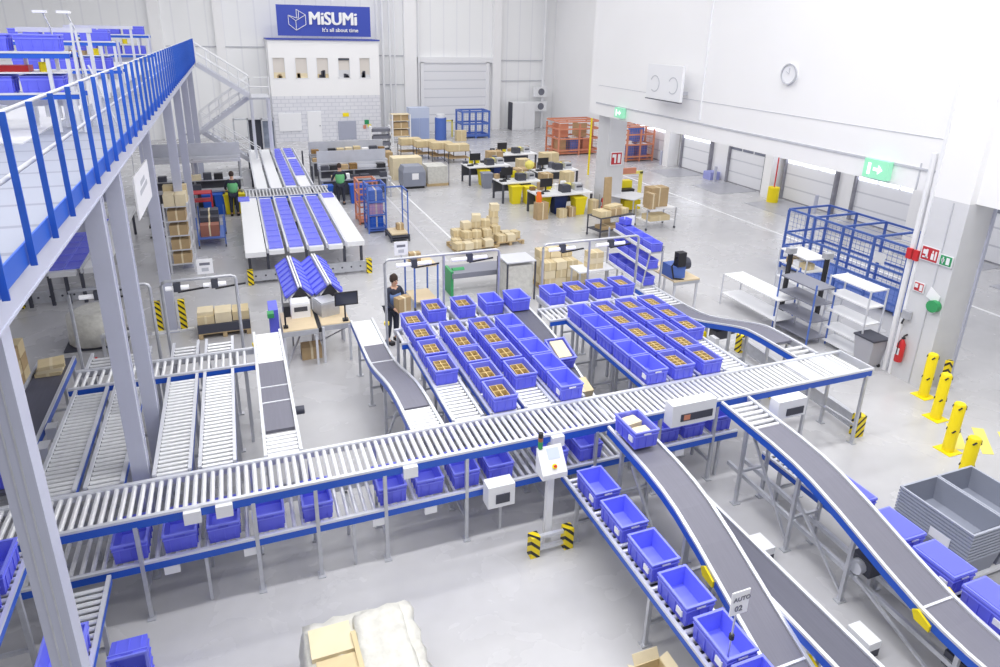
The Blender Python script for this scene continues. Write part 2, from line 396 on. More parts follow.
for k in range(24):
    a, b = [2*math.pi*(k+q)/24 for q in (0,1)]
    mb.bar((13.56,14.1+.25*math.cos(a),6.3+.25*math.sin(a)), (13.56,14.1+.25*math.cos(b),6.3+.25*math.sin(b)), .03, .05, M.seam, (1,0,0))
mb.build('rim', t, world=True)
MB().bar((13.56,14.1,6.3),(13.56,14.1,6.45), .012,.01, M.seam,(1,0,0)).bar((13.56,14.1,6.3),(13.56,14.2,6.36), .012,.01, M.seam,(1,0,0)).build('hand', t, world=True)
def exit_sign(y, z, w, h, label):
    t = thing('exit_sign', label, 'exit sign', (13.5,y,z), group='green lit exit signs on the right wall')
    MB().box(-.05,.1,-w/2,w/2,-h/2,h/2,M.exitglow).build('housing', t)
    m2 = MB().box(-.06,-.05, w*.2, w*.32, -h*.32, h*.3, M.exitwhite)
    m2.prism([(-w*.3,0),(-w*.12,h*.25),(-w*.12,h*.08),(w*.08,h*.08),(w*.08,-h*.08),(-w*.12,-h*.08),(-w*.12,-h*.25)], -.06, -.05, 0, M.exitwhite)
    m2.build('pictogram', t)
exit_sign(10.95, 4.42, .62, .42, 'green exit sign with white arrow, the nearer one, above the blue cage')
exit_sign(22.1, 4.42, .55, .36, 'small green exit sign further back beside the first pillar')
def wall_sign(name, label, y, z, w, h, bg, picts, x=13.43, frame=None):
    t = thing(name, label, 'sign', (x,y,z))
    MB().box(-.02,0,-w/2,w/2,-h/2,h/2, M.white).box(-.026,-.02,-w/2+.02,w/2-.02,-h/2+.02,h/2-.02,bg).build('plate', t)
    mb = MB()
    for (a, b, c, d) in picts: mb.box(-.034,-.026, a*w, b*w, c*h, d*h, M.white)
    mb.build('pictogram', t)
wall_sign('fire_sign', 'red and white fire equipment sign, the large one on the right pillar', 9.22, 2.95, .4, .32, M.redwhite, [(-.38,-.3,-.3,.3),(-.24,-.1,-.3,.1),(-.2,-.14,.14,.3),(.1,.2,-.3,.3),(.2,.36,-.05,.25),(.05,.36,-.3,-.2)])
wall_sign('fire_sign', 'small orange and white hose sign low on the right pillar', 9.28, 2.19, .24, .22, M.redwhite, [(-.36,-.1,-.3,.3),(.08,.36,-.1,.3)])
wall_sign('first_aid_sign', 'green first aid sign beside the red fire sign on the pillar', 8.86, 2.92, .28, .24, M.signgreen, [(-.3,-.05,-.3,.3),(.1,.3,-.12,.12),(.16,.24,-.3,.3)])
wall_sign('fire_sign', 'red and white extinguisher sign on the first pillar at the back', 24.29, 2.2, .01, .01, M.redwhite, [])
# the last one is on the front face of the middle pillar
o = bpy.data.objects['fire_sign.002']; o.location = (14.6,23.87,2.35); o.rotation_euler = (0,0,math.pi/2)
for c in [c for c in bpy.data.objects if c.parent == o]: bpy.data.objects.remove(c)
MB().box(-.02,0,-.28,.28,-.28,.28,M.white).box(-.026,-.02,-.24,.24,-.24,.24,M.redwhite).build('plate', o)
MB().box(-.034,-.026,-.18,-.06,-.18,.18,M.white).box(-.034,-.026,.02,.1,-.18,.18,M.white).box(-.034,-.026,.1,.2,.05,.18,M.white).build('pictogram', o)
def extinguisher(loc, label, rz=0):
    t = thing('fire_extinguisher', label, 'fire extinguisher', loc, rz)
    MB().tube([(0,0,.0),(0,0,.02),(0,0,.42),(0,0,.5),(0,0,.54)], [.075,.085,.085,.05,.03], M.red, 14).build('cylinder', t)
    MB().box(-.02,.05,-.02,.02,.54,.58,M.black).bar((0,0,.6),(.12,0,.64),.03,.02,M.black).tube([(.02,0,.56),(-.1,0,.5),(-.11,0,.2)],.012,M.black,6).build('valve', t)
    MB().box(-.09,-.084,-.04,.04,.18,.34,M.white).build('label_plate', t)
extinguisher((13.34,9.3,.42), 'red fire extinguisher hanging low on the right pillar')
extinguisher((14.05,23.7,.25), 'small red fire extinguisher beside the first pillar behind the desks')
t = thing('wall_phone', 'grey socket box with hanging cable on the right pillar', 'socket box', (13.43,9.36,1.5))
MB().box(-.1,0,-.07,.1,-.08,.1,M.zinc).tube([(-.08,.02,-.05),(-.1,.05,-.2),(-.04,.08,-.22)],.02,M.darkmetal,6).build('box', t)
t = thing('green_dispenser', 'small green dispenser box on the right pillar', 'dispenser', (13.44,8.85,1.92))
MB().tube([(0,0,0),(-.12,0,0)],.13,M.green,16).build('drum', t)
t = thing('paper_notice', 'white sheet tilted on the right pillar above the green dispenser', 'notice', (13.43,8.93,2.15), 0)
MB().hexa([(-.01,-.1,-.2),(0,-.1,-.2),(0,.16,-.1),(-.01,.16,-.1),(-.01,-.14,.0),(0,-.14,.0),(0,.1,.14),(-.01,.1,.14)], M.paper).build('sheet', t)
mb = MB().box(13.38,13.44,9.45,9.56,2.72,2.95,M.red).box(13.38,13.44,9.6,9.72,2.72,2.95,M.red)
tag(mb.build('alarm_box'), 'pair of red alarm boxes at the left edge of the right pillar', 'alarm box')

# ------------------------------------------------------------------ rollers, conveyors
ROLL = {}
def roller_mesh(length, r):
    k = (round(length,3), r)
    if k not in ROLL:
        mb = MB().tube([(0,0,0),(length,0,0)], r, M.roller, 12); mb.tube([(-.03,0,0),(0,0,0)], r*.35, M.darkmetal, 6); mb.tube([(length,0,0),(length+.03,0,0)], r*.35, M.darkmetal, 6)
        ROLL[k] = mb.mesh('roller')
    return ROLL[k]
def rollers(root, items, r=.03, cap=100):
    """items: (origin, length, rz) world; the ones closest to the camera are parts, the rest one stuff part"""
    O = Vector(root['_o']); items = sorted(items, key=lambda i: Vector(i[0]).length)
    for (p, ln, rz) in items[:cap]:
        o = bpy.data.objects.new('roller', roller_mesh(ln, r)); COL.objects.link(o); o.parent = root
        o.location = Vector(p)-O; o.rotation_euler = (0,0,rz)
    if items[cap:]:
        mb = MB()
        for (p, ln, rz) in items[cap:]:
            q = Vector(p)+Vector((math.cos(rz),math.sin(rz),0))*ln; mb.tube([p, q], r, M.roller, 10)
        o = mb.build('far_rollers', root, world=True); o['kind'] = 'stuff'
def side_rail(root, prof, x, inner, blue=True, h=.12, top=.035):
    """rail running along y at x following prof; inner = +1 when the conveyor lies towards +x"""
    mb = MB(); a, b = (x-.035, x) if inner > 0 else (x, x+.035)
    up = [(y, z+.03) for y, z in prof]
    mb.strip([(y, z-top+.03) for y, z in prof], a+.001, b-.001, h-top, M.zinc)
    if blue:
        o_ = (a-.004, a+.001) if inner > 0 else (b-.001, b+.004)
        mb.strip([(y, z-top+.03) for y, z in prof], o_[0], o_[1], h-top, M.rail)
    mb.strip(up, a-.006, b+.006, top, M.alu)
    return mb.build('side_rail', root, world=True)
def side_rail_x(root, x0, x1, y, z, inner, blue=True, h=.13, top=.035):
    a, b = (y-.035, y) if inner > 0 else (y, y+.035)
    mb = MB().box(x0, x1, a, b, z+.03-h, z+.03-top, M.zinc).box(x0, x1, a-.008, b+.008, z+.03-top, z+.03, M.alu)
    if blue: mb.box(x0, x1, *((a-.005, a-.0) if inner > 0 else (b, b+.005)), z+.03-h, z+.03-top-.002, M.rail)
    mb.build('side_rail', root, world=True)
def legs_y(root, x0, x1, ys, prof, w=.05, brace=True):
    def zat(y):
        p = sorted(prof)
        for (a, za), (b, zb) in zip(p, p[1:]):
            if a-1e-6 <= y <= b+1e-6: return za+(zb-za)*(y-a)/(b-a)
        return p[0][1] if y < p[0][0] else p[-1][1]
    for y in ys:
        z = zat(y)-.07
        for x in (x0-.01, x1+.01):
            MB().box(x-w/2, x+w/2, y-w/2, y+w/2, .02, z, M.zinc).box(x-.07, x+.07, y-.05, y+.05, 0, .02, M.zinc).build('leg', root, world=True)
        mb = MB().box(x0, x1, y-.02, y+.02, z*.42, z*.42+.04, M.zinc).box(x0, x1, y-.02, y+.02, z-.05, z, M.zinc)
        mb.build('cross_bar', root, world=True)
def lane(name, label, X0, X1, Y0, Y1, z, ys, group, pitch=.1, r=.031, blue=(True,True), cat='conveyor'):
    t = thing(name, label, cat, ((X0+X1)/2, Y0, 0), group=group)
    prof = [(Y0,z),(Y1,z)]
    side_rail(t, prof, X0, 1, blue[0]); side_rail(t, prof, X1, -1, blue[1])
    n = int((Y1-Y0)/pitch); rollers(t, [((X0+.01, Y0+.05+i*pitch, z-r), X1-X0-.02, 0) for i in range(n)], r)
    legs_y(t, X0, X1, ys, prof)
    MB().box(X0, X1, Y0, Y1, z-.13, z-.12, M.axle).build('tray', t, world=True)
    return t
# upper main line
mu = thing('roller_conveyor', 'long upper roller conveyor with blue side rail crossing the picture', 'conveyor', (4,8,0))
YF, YB, ZU, ZL = 7.70, 8.40, 1.53, .86
side_rail_x(mu, -4.2, 10.4, YF, ZU, 1, h=.15); side_rail_x(mu, -4.2, 10.4, YB, ZU, -1, h=.12)
rollers(mu, [((-4.1+i*.105, YF, ZU-.03), YB-YF, math.pi/2) for i in range(137)], .031)
MB().box(-4.2,10.4,YF,YB,ZU-.15,ZU-.14,M.axle).build('tray', mu, world=True) if False else None
for x in (-3.4,-1.62,-.26,.52,1.45,2.64,3.94,4.75,5.9,7.0,8.95,10.3):
    for y in (YF-.02, YB+.02):
        MB().box(x-.025,x+.025,y-.025,y+.025,.02,ZU-.1,M.zinc).box(x-.05,x+.05,y-.07,y+.07,0,.02,M.zinc).build('leg', mu, world=True)
    MB().box(x-.02,x+.02,YF,YB,.35,.4,M.zinc).build('cross_bar', mu, world=True)
MB().box(10.4,10.44,YF-.04,YB+.04,ZU-.1,ZU+.04,M.alu).build('end_cap', mu, world=True)
for x in (9.0, 9.65):
    MB().box(x,x+.32,YF,YB,ZU-.02,ZU+.012,M.alu).build('cover_plate', mu, world=True)
for x in (-.97,-.6,1.8,4.05):
    MB().box(x-.1,x+.1,YF-.11,YF-.045,ZU-.17,ZU+.0,M.white).build('motor_box', mu, world=True)
# lower main line
ml = thing('roller_conveyor', 'lower roller conveyor level carrying blue bins under the long upper one', 'conveyor', (3,8,0))
side_rail_x(ml, -4.2, 7.5, YF, ZL, 1, h=.14); side_rail_x(ml, -4.2, 7.5, YB, ZL, -1, h=.12)
rollers(ml, [((-4.1+i*.12, YF, ZL-.03), YB-YF, math.pi/2) for i in range(97)], .028)
for x in (-1.3,-.35,1.35,2.1,6.35):
    MB().box(x-.09,x+.09,YF-.03,YF+.03,ZL-.24,ZL-.12,M.white).build('motor_box', ml, world=True)
for x in (-.9,1.0,3.2,5.3,7.2):
    MB().box(x-.02,x+.02,YF,YB,ZL-.16,ZL-.1,M.zinc).box(x-.02,x+.02,YF+.02,YF+.06,0,ZL-.1,M.zinc).box(x-.02,x+.02,YB-.06,YB-.02,0,ZL-.1,M.zinc).build('leg', ml, world=True)
# four gravity lanes on the left
gl = 'roller lanes left of the grey belt feeder'
for X0, X1, nm in ((-2.82,-2.40,'leftmost'),(-2.24,-1.85,'second from the left'),(-1.44,-1.04,'third from the left'),(-.88,-.47,'fourth from the left')):
    lane('roller_conveyor', 'empty roller lane behind the long conveyor, %s of the four' % nm, X0, X1, 8.47, 11.27, 1.56, (9.0,10.2,11.1), gl, blue=(False,True))
def cross(label, X0, X1, Y0, Y1, z, xs, pitch=.12):
    t = thing('roller_conveyor', label, 'conveyor', ((X0+X1)/2,Y0,0))
    side_rail_x(t, X0, X1, Y0, z, 1); side_rail_x(t, X0, X1, Y1, z, -1, False)
    rollers(t, [((X0+.06+i*pitch, Y0, z-.03), Y1-Y0, math.pi/2) for i in range(int((X1-X0)/pitch))], .028)
    for x in xs:
        for y in (Y0+.03, Y1-.03):
            MB().box(x-.025,x+.025,y-.025,y+.025,0,z-.1,M.zinc).build('leg', t, world=True)
    return t
cross('cross roller conveyor feeding the four empty lanes on the left', -2.95, -.08, 11.32, 11.93, 1.58, (-2.9,-1.65,-.25))
cross('cross roller conveyor behind the left block of bins', 2.56, 5.0, 11.32, 11.93, 1.56, (2.62,3.8,4.95))
cross('cross roller conveyor behind the right block of bins', 5.7, 8.6, 11.4, 11.98, 1.56, (5.75,7.2,8.55))
for X0, X1, nm in ((-2.78,-2.42,'leftmost'),(-2.22,-1.87,'second'),(-1.44,-1.06,'third'),(-.88,-.46,'fourth')):
    lane('loading_conveyor', 'short loading stub behind the left cross conveyor, %s from the left' % nm, X0, X1, 11.97, 12.6, 1.58, (12.4,), 'short loading stubs behind the left cross conveyor', .13, .03, (False,False))
for i, xc in enumerate((3.5,4.14,4.76,6.25,6.84,7.42,8.0)):
    lane('loading_conveyor', 'short loading stub under the bins behind the %s block, %s from the left' % ('left' if i < 3 else 'right', ORD[i if i < 3 else i-3]), xc-.2, xc+.2, 12.02, 12.78, 1.55, (12.6,), 'loading stubs behind the bin blocks', .12, .03, (False,False))
# bin lanes
LA = (2.93,3.55,4.14,4.70); LB = (6.33,6.88,7.47,8.02)
for i, xc in enumerate(LA):
    lane('roller_conveyor', 'roller lane full of blue bins in the left block, %s from the left' % ORD[i], xc-.22, xc+.22, 8.47, 11.27, 1.55, (8.9,10.2,11.1), 'bin lanes of the left block')
for i, xc in enumerate(LB):
    lane('roller_conveyor', 'roller lane full of blue bins in the right block, %s from the left' % ORD[i], xc-.22, xc+.22, 8.47, 11.35, 1.55, (8.9,10.2,11.1), 'bin lanes of the right block')
# belt conveyors
def belt(label, X0, X1, prof, ys, m=None, roll=(), group=None, rollpitch=.096, motor=None, joint=(), blue=(True,True), rails=None, braces=()):
    """prof whole line (y,z); roll: y ranges made of rollers instead of belt"""
    for _ in range(2):
        q = [prof[0]]
        for (a_, b_) in zip(prof, prof[1:]):
            l_ = math.hypot(b_[0]-a_[0], b_[1]-a_[1]); f_ = min(.25, .35/l_)
            q += [(a_[0]+(b_[0]-a_[0])*f_, a_[1]+(b_[1]-a_[1])*f_), (b_[0]-(b_[0]-a_[0])*f_, b_[1]-(b_[1]-a_[1])*f_)]
        prof = q+[prof[-1]]
    t = thing('belt_conveyor', label, 'conveyor', ((X0+X1)/2, prof[0][0], 0), group=group)
    side_rail(t, prof, X0, 1, blue[0], h=.15); side_rail(t, prof, X1, -1, blue[1], h=.15)
    def zat(y):
        for (a, za), (b, zb) in zip(prof, prof[1:]):
            if a <= y <= b: return za+(zb-za)*(y-a)/(b-a)
        return prof[-1][1]
    ylo, yhi = prof[0][0], prof[-1][0]
    cuts = [ylo]+[v for r in sorted(roll) for v in r]+[yhi]
    for a, b in zip(cuts[::2], cuts[1::2]):
        if b-a < .02: continue
        pr = [(a,zat(a))]+[p for p in prof if a < p[0] < b]+[(b,zat(b))]
        MB().strip(pr, X0+.012, X1-.012, .05, m or M.belt).build('belt', t, world=True)
    its = []
    for a, b in roll:
        n = int((b-a)/rollpitch)
        its += [((X0+.01, a+.05+i*rollpitch, zat(a+.05+i*rollpitch)-.03), X1-X0-.02, 0) for i in range(n)]
    if its: rollers(t, its, .034)
    for y in joint: MB().box(X0, X1, y-.015, y+.015, zat(y)-.02, zat(y)+.012, M.alu).build('belt_joint', t, world=True)
    legs_y(t, X0, X1, ys, prof)
    for (p, q) in braces: MB().bar(p, q, .035, .035, M.zinc).build('brace', t, world=True)
    if motor:
        y = motor; z = zat(y)-.28
        MB().box((X0+X1)/2-.16,(X0+X1)/2+.16,y-.12,y+.12,z-.1,z+.1,M.axle).tube([((X0+X1)/2+.1,y,z),((X0+X1)/2+.42,y,z)],.07,M.darkmetal,12).build('drive_motor', t, world=True)
    return t
belt('grey belt feeder with roller ends beside the four empty lanes', -.03, .41, [(8.45,1.55),(12.6,1.6)], (9.0,10.3,11.6,12.4), roll=((8.45,9.1),(11.3,12.6)), joint=(9.9,10.4), motor=10.0, m=M.belt)
belt('grey belt rising from the packing table to the long conveyor', 2.06, 2.5, [(8.45,1.52),(9.95,1.47),(11.85,.92),(14.1,.92)], (8.9,10.5,11.9,13.2), roll=((8.45,9.15),(12.75,14.1)), joint=(11.85,), motor=11.2, braces=(((2.06,10.5,.1),(2.06,9.6,1.2)),), m=M.belt)
belt('dark curved belt running down between the two blocks of bins', 5.0, 5.43, [(7.2+1.2,1.0),(9.0,1.17),(9.7,1.36),(10.3,1.53),(11.0,1.65),(12.4,1.7)], (9.0,10.3,12.2), m=M.beltdark, motor=9.6, blue=(False,False))
belt('belt rising on the right behind the pale end of the long conveyor', 9.43, 9.9, [(8.47,1.54),(9.6,1.55),(10.0,1.5),(11.7,.96),(13.9,.93)], (9.2,10.3,11.6,13.4), roll=((8.47,9.1),(12.6,13.9)), rollpitch=.16, motor=10.9, braces=(((9.43,10.3,.3),(9.43,11.4,.7)),), m=M.belt)
b1 = belt('grey belt running down to the front from the long conveyor, beside the open blue bins', 4.93, 5.42, [(3.0,.28),(3.9,.55),(6.0,1.42),(7.62,1.5)], (4.4,5.6,7.2), m=M.belt, joint=(4.0,), roll=((7.35,7.62),), braces=(((4.9,5.6,.05),(4.9,6.9,1.3)),))
b2 = belt('dark grey flat belt emerging low between the two descending belts', 5.5, 5.93, [(2.6,.8),(7.5,.8)], (4.2,6.2), m=M.beltdark)
b3 = belt('grey belt descending at the right from the long conveyor with striped roller head', 7.05, 7.55, [(2.6,.76),(3.75,.78),(5.85,1.44),(7.62,1.52)], (3.4,4.9,5.9,7.0), m=M.belt, joint=(3.9,), roll=((6.85,7.62),), rollpitch=.12,
          braces=(((7.08,5.9,.05),(7.08,6.9,1.35)),((7.08,4.9,.05),(7.08,5.9,.9)),((7.08,3.6,.1),(7.08,4.8,.5))))
for root, x, y, z in ((b1, 4.86, 5.1, 1.0),(b3, 6.98, 3.86, .8),(b3, 7.6, 3.95, .84),(b1,5.47,3.95,.58)):
    MB().prism([(y-.13,z-.12),(y+.06,z-.1),(y+.11,z-.0),(y+.05,z+.05),(y-.13,z-.03)], x-.0, x+.03, 0, M.yellow).build('yellow_guard', root, world=True)
for x in (7.15,7.45): MB().bar((x,7.4,.5),(x,3.0,.36),.05,.07,M.zinc).build('lower_beam', b3, world=True)
MB().box(7.2,7.45,4.7,5.0,.5,.72,M.darkmetal).tube([(7.1,4.85,.6),(7.3,4.85,.6)],.1,M.alu,12).build('drive_motor', b3, world=True)
MB().box(7.15,7.4,3.3,3.6,.3,.5,M.darkmetal).build('drive_motor', b3, world=True)
rb_ = [o for o in bpy.data.objects if o.get('label','').startswith('belt rising on the right')][0]
MB().box(9.34,9.4,11.6,11.75,.93,1.03,M.yellow).build('yellow_cap', rb_, world=True); MB().box(9.34,9.42,11.0,11.12,.75,.95,M.yellow).build('yellow_cap', rb_, world=True); MB().box(9.3,9.4,10.55,10.75,.8,1.0,M.white).build('motor_box', rb_, world=True)
lb = belt('dark belt on the far left behind the leftmost lane', -3.98, -3.42, [(9.6,1.0),(13.9,1.0)], (10.4,11.8,12.9,13.7), m=M.beltdark)
MB().box(-3.36,-3.2,10.6,10.85,.8,1.0,M.white).build('motor_box', lb, world=True); MB().box(-3.36,-3.2,11.2,11.4,.8,1.0,M.white).build('motor_box', lb, world=True)
# diagonal lower lines in front
lane('roller_conveyor', 'low roller conveyor running to the front with a row of open blue bins', 4.17, 4.66, 3.0, 7.6, .84, (3.4,5.2,7.1), None, .11, .03)
lane('roller_conveyor', 'low roller conveyor on the right edge under the lidded blue bins', 7.68, 8.14, 2.9, 7.2, .69, (3.4,4.9,6.8), None, .11, .03)
lane('roller_conveyor', 'low roller branch running to the front at the left', -2.42, -1.99, 4.2, 7.6, .85, (4.6,7.0), None, .1, .03)
lane('roller_conveyor', 'upper roller branch running to the front at the left picture edge', -3.2, -2.7, 4.6, 7.62, 1.5, (5.2,7.0), None, .1, .03)
# guard beams on the floor
def guard(label, p, q):
    t = thing('guard_rail', label, 'guard rail', p)
    O = Vector(p); d = (Vector(q)-O); L_ = d.length; t.rotation_euler = (0,0,math.atan2(d.y,d.x))
    mb = MB().box(0,L_,-.03,.03,.12,.38,M.zinc)
    n = int(L_/.28)
    for k in range(n): mb.tube([(.15+k*.28,-.032,.25),(.15+k*.28,-.04,.25)], .03, M.darkmetal, 8)
    mb.box(0,L_,-.05,.05,.1,.13,M.zinc).box(0,L_,-.05,.05,.37,.4,M.zinc)
    mb.build('beam', t)
    for x in (0, L_):
        MB().box(x-.08,x+.08,-.09,.09,0,.45,M.hazard).build('end_post', t)
guard('galvanised guard beam with yellow black ends under the right end of the long conveyor', (10.6,7.85,0), (10.9,11.5,0))
guard('galvanised guard beam in front of the back sorter with yellow black ends', (0,19.75,0), (3.5,19.75,0))
guard('guard beam in front of the far left sorter beside the mezzanine columns', (-5.8,19.75,0), (-3.1,19.75,0))
guard('long guard beam beside the work table at the rising right belt', (9.3,11.6,0), (10.35,16.0,0)) if False else None
guard('long guard beam on the floor below the rising right belt', (10.08,9.5,0), (10.08,13.4,0))
guard('guard beam beside the wooden work table at the right', (11.0,13.6,0), (11.75,13.7,0)) if False else None
guard('long galvanised beam on the floor under the descending right belt', (7.75,3.4,0), (7.95,7.2,0)) if False else None

# ------------------------------------------------------------------ bins
BW, BL, BH = .41, .58, .275
def bin_mesh(lid=False, card=False, small=1.):
    w, l, h = BW/2, BL/2, BH; t_ = .016; mb = MB()
    wb, lb_ = w-.022, l-.022
    O = [(-wb,-lb_,0),(wb,-lb_,0),(wb,lb_,0),(-wb,lb_,0),(-w+.01,-l+.01,h),(w-.01,-l+.01,h),(w-.01,l-.01,h),(-w+.01,l-.01,h)]
    I = [(-wb+t_,-lb_+t_,.02),(wb-t_,-lb_+t_,.02),(wb-t_,lb_-t_,.02),(-wb+t_,lb_-t_,.02),(-w+.03,-l+.03,h),(w-.03,-l+.03,h),(w-.03,l-.03,h),(-w+.03,l-.03,h)]
    mb.add(O, [(0,3,2,1),(0,1,5,4),(1,2,6,5),(2,3,7,6),(3,0,4,7)], M.bin)
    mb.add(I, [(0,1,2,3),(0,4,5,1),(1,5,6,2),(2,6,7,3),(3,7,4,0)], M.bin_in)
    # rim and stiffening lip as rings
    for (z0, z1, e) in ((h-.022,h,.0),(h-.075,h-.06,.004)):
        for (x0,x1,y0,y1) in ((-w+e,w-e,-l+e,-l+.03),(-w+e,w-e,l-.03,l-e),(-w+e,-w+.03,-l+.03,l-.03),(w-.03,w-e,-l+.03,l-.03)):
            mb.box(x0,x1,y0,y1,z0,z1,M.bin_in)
    for s in (-1,1):
        for k in (-.62,0,.62):
            x = k*w; mb.box(x-.008,x+.008,*sorted((s*(l-.022),s*(l-.006))),.02,h-.07,M.bin)
        for k in (-.7,-.25,.25,.7):
            y = k*l; mb.box(*sorted((s*(w-.022),s*(w-.006))),y-.008,y+.008,.02,h-.07,M.bin)
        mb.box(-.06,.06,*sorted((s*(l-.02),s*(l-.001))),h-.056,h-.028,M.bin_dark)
    if lid:
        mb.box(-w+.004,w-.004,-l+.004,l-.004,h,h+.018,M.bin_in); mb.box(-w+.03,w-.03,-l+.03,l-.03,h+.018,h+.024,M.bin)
    return mb
def make_bin(lid=False, card=False):
    t = thing('storage_bin', '', 'bin', (0,0,0))
    bin_mesh(lid).build('bin_body', t)
    if card:
        o = MB().box(-BW/2-.003,-BW/2+.02,-BL*.38,-BL*.2,.09,.17,M.paper).build('label_card', t); o['label'] = 'white paper label'
        o = MB().box(-.06,.06,-BL/2-.003,-BL/2+.01,BH-.054,BH-.03,M.paper).build('label_card', t); o['label'] = 'white paper label'
    return t
PB = Proto(make_bin()); PC = Proto(make_bin(card=True)); PL = Proto(make_bin(lid=True, card=True))
def make_insert(nx, ny):
    t = thing('cardboard_divider', '', 'divider', (0,0,0))
    w, l = .115, .185; mb = MB()
    mb.box(-w,w,-l,-l+.012,0,.2,M.divider).box(-w,w,l-.012,l,0,.2,M.divider).box(-w,-w+.012,-l,l,0,.2,M.divider).box(w-.012,w,-l,l,0,.2,M.divider)
    for i in range(1,nx): x = -w+2*w*i/nx; mb.box(x-.008,x+.008,-l,l,0,.2,M.divider)
    for i in range(1,ny): y = -l+2*l*i/ny; mb.box(-w,w,y-.008,y+.008,0,.2,M.divider)
    mb.build('partition', t)
    g = MB()
    for i in range(nx):
        for j in range(ny):
            a = -w+2*w*i/nx; b = -l+2*l*j/ny
            g.box(a+.02,a+2*w/nx-.02,b+.02,b+2*l/ny-.02,.005,.12+random.random()*.03,M.goods)
    o = g.build('packed_goods', t); o['kind'] = 'stuff'
    return t
P23, P22 = Proto(make_insert(2,3)), Proto(make_insert(2,2)); P31 = Proto(make_insert(2,4))
ZB = 1.556
def filled(x, y, z, label, ins=None, card=False, group=None, place=''):
    b = (PC if card else PB).put((x, y+BL/2, z), label, 0, group)
    if ins: ins.put((x, y+BL/2, z+.022), place, 0, 'cardboard dividers in the blue bins')
FY_A = (9.57,10.24,10.93,11.58); FY = (8.5,9.14,9.8,10.4,10.98)
lname = {'A':'first','B':'second','C':'third','D':'fourth'}
for k, y in enumerate(FY_A):
    filled(LA[0], y, ZB, 'blue bin with six cell insert, %s from the front, leftmost lane of the left block' % ORD[k], P23, False, 'blue bins in the left block', 'six cell cardboard divider, %s bin from the front, leftmost lane of left block' % ORD[k])
for k, y in enumerate((8.46,9.1,9.74,10.35,10.93)):
    filled(LA[1], y, ZB, 'blue bin with four cell insert, %s from the front, second lane of the left block' % ORD[k], P22, False, 'blue bins in the left block', 'four cell cardboard divider, %s bin from the front, second lane of left block' % ORD[k])
for k, y in enumerate((9.02,9.67,10.29,10.9)):
    filled(LA[2], y, ZB, 'blue bin with cardboard insert, %s from the front, third lane of the left block' % ORD[k], P22, False, 'blue bins in the left block', 'cardboard divider, %s bin from the front, third lane of left block' % ORD[k])
for k, y in enumerate((8.44,9.05,9.67,10.28,10.89)):
    filled(LA[3], y, ZB, 'empty blue bin, %s from the front, rightmost lane of the left block' % ORD[k], None, k == 0, 'blue bins in the left block')
for k, x in enumerate((3.5,4.14,4.76)):
    filled(x, 12.1, ZB, ('blue bin behind the left block, %s of three in a row' % ('left one','middle one','right empty one')[k]), P22 if k < 2 else None, False, 'blue bins on the loading stubs', 'cardboard divider in the %s bin of the row behind the left block' % ('left','middle','right')[k])
for k, y in enumerate((8.44,9.05,9.66,10.28,10.9)):
    filled(LB[0], y, ZB, 'empty blue bin, %s from the front, leftmost lane of the right block' % ORD[k], None, k == 0, 'blue bins in the right block')
for j in (1,2):
    for k, y in enumerate((8.44,9.05,9.66,10.28,10.9)):
        nm = ('', 'second', 'third')[j]
        filled(LB[j], y, ZB, 'blue bin with packed insert, %s from the front, %s lane of the right block' % (ORD[k], nm), P31, False, 'blue bins in the right block', 'cardboard divider, %s bin from the front, %s lane of right block' % (ORD[k], nm))
for k, y in enumerate((9.66,10.28,10.9)):
    filled(LB[3], y, ZB, 'blue bin with packed insert, %s from the front, rightmost lane of the right block' % ORD[k], P31, False, 'blue bins in the right block', 'cardboard divider, %s bin from the front, rightmost lane of right block' % ORD[k])
for k, x in enumerate((6.25,6.84,7.42,8.0)):
    filled(x, 12.15, ZB, 'blue bin behind the right block, %s of four from the left' % ORD[k], P31 if k else None, False, 'blue bins on the loading stubs', 'cardboard divider in the %s bin of the row behind the right block' % ORD[k])
# lower level bins: long side across the line
ordl = 0
for x0, x1 in ((-1.92,-1.56),(-1.38,-.96),(-.86,-.44),(-.3,.12),(.33,.76),(1.33,1.82),(1.88,2.36),(2.41,2.94),(2.97,3.45),(3.9,4.35),(4.5,4.95),(5.96,6.39),(6.41,6.93),(7.0,7.45)):
    PB.put(((x0+x1)/2, 8.04, ZL+.005), 'blue bin on the lower conveyor level, %s from the left' % ORD[ordl], 0, 'blue bins on the lower conveyor level'); ordl += 1
for k, y in enumerate((3.3,3.93,4.62,5.3,6.0,6.7)):
    PC.put((4.415, y+BL/2, .846), 'open empty blue bin on the low front conveyor, %s from the front' % ORD[k], 0, 'open blue bins on the low front conveyor')
for k, y in enumerate((2.65,3.34,4.01,4.69,5.45)):
    PL.put((7.91, y+BL/2, .696), 'lidded blue bin on the right low conveyor, %s from the front' % ORD[k], 0, 'lidded blue bins at the right')
PC.put((5.12, 7.2, 1.545), 'blue bin with yellow packages at the head of the front descending belt', 0)
def box_obj(name, label, cat, x, y, z, w, l, h, m, rz=0., group=None, flap=False):
    t = MB().box(-w/2,w/2,-l/2,l/2,0,h,m)
    t.box(-.025,.025,-l/2-.002,l/2+.002,h*.02,h+.002,M.card2)
    o = t.build(name, None, (x,y,z), rz); return tag(o, label, cat, group)
box_obj('package', 'pale cardboard package in the blue bin on the descending belt, rear one', 'package', 5.1, 7.33, 1.57, .26,.2,.2, M.card2, .15)
box_obj('package', 'pale cardboard package in the blue bin on the descending belt, front one', 'package', 5.14, 7.08, 1.57, .24,.2,.17, M.card2, .05)
o = PB.put((5.215, 9.99, 1.455), 'darker blue bin with a white lid sheet riding down the dark curved belt', 0); o.rotation_euler = (math.atan2(.17,.6),0,0)
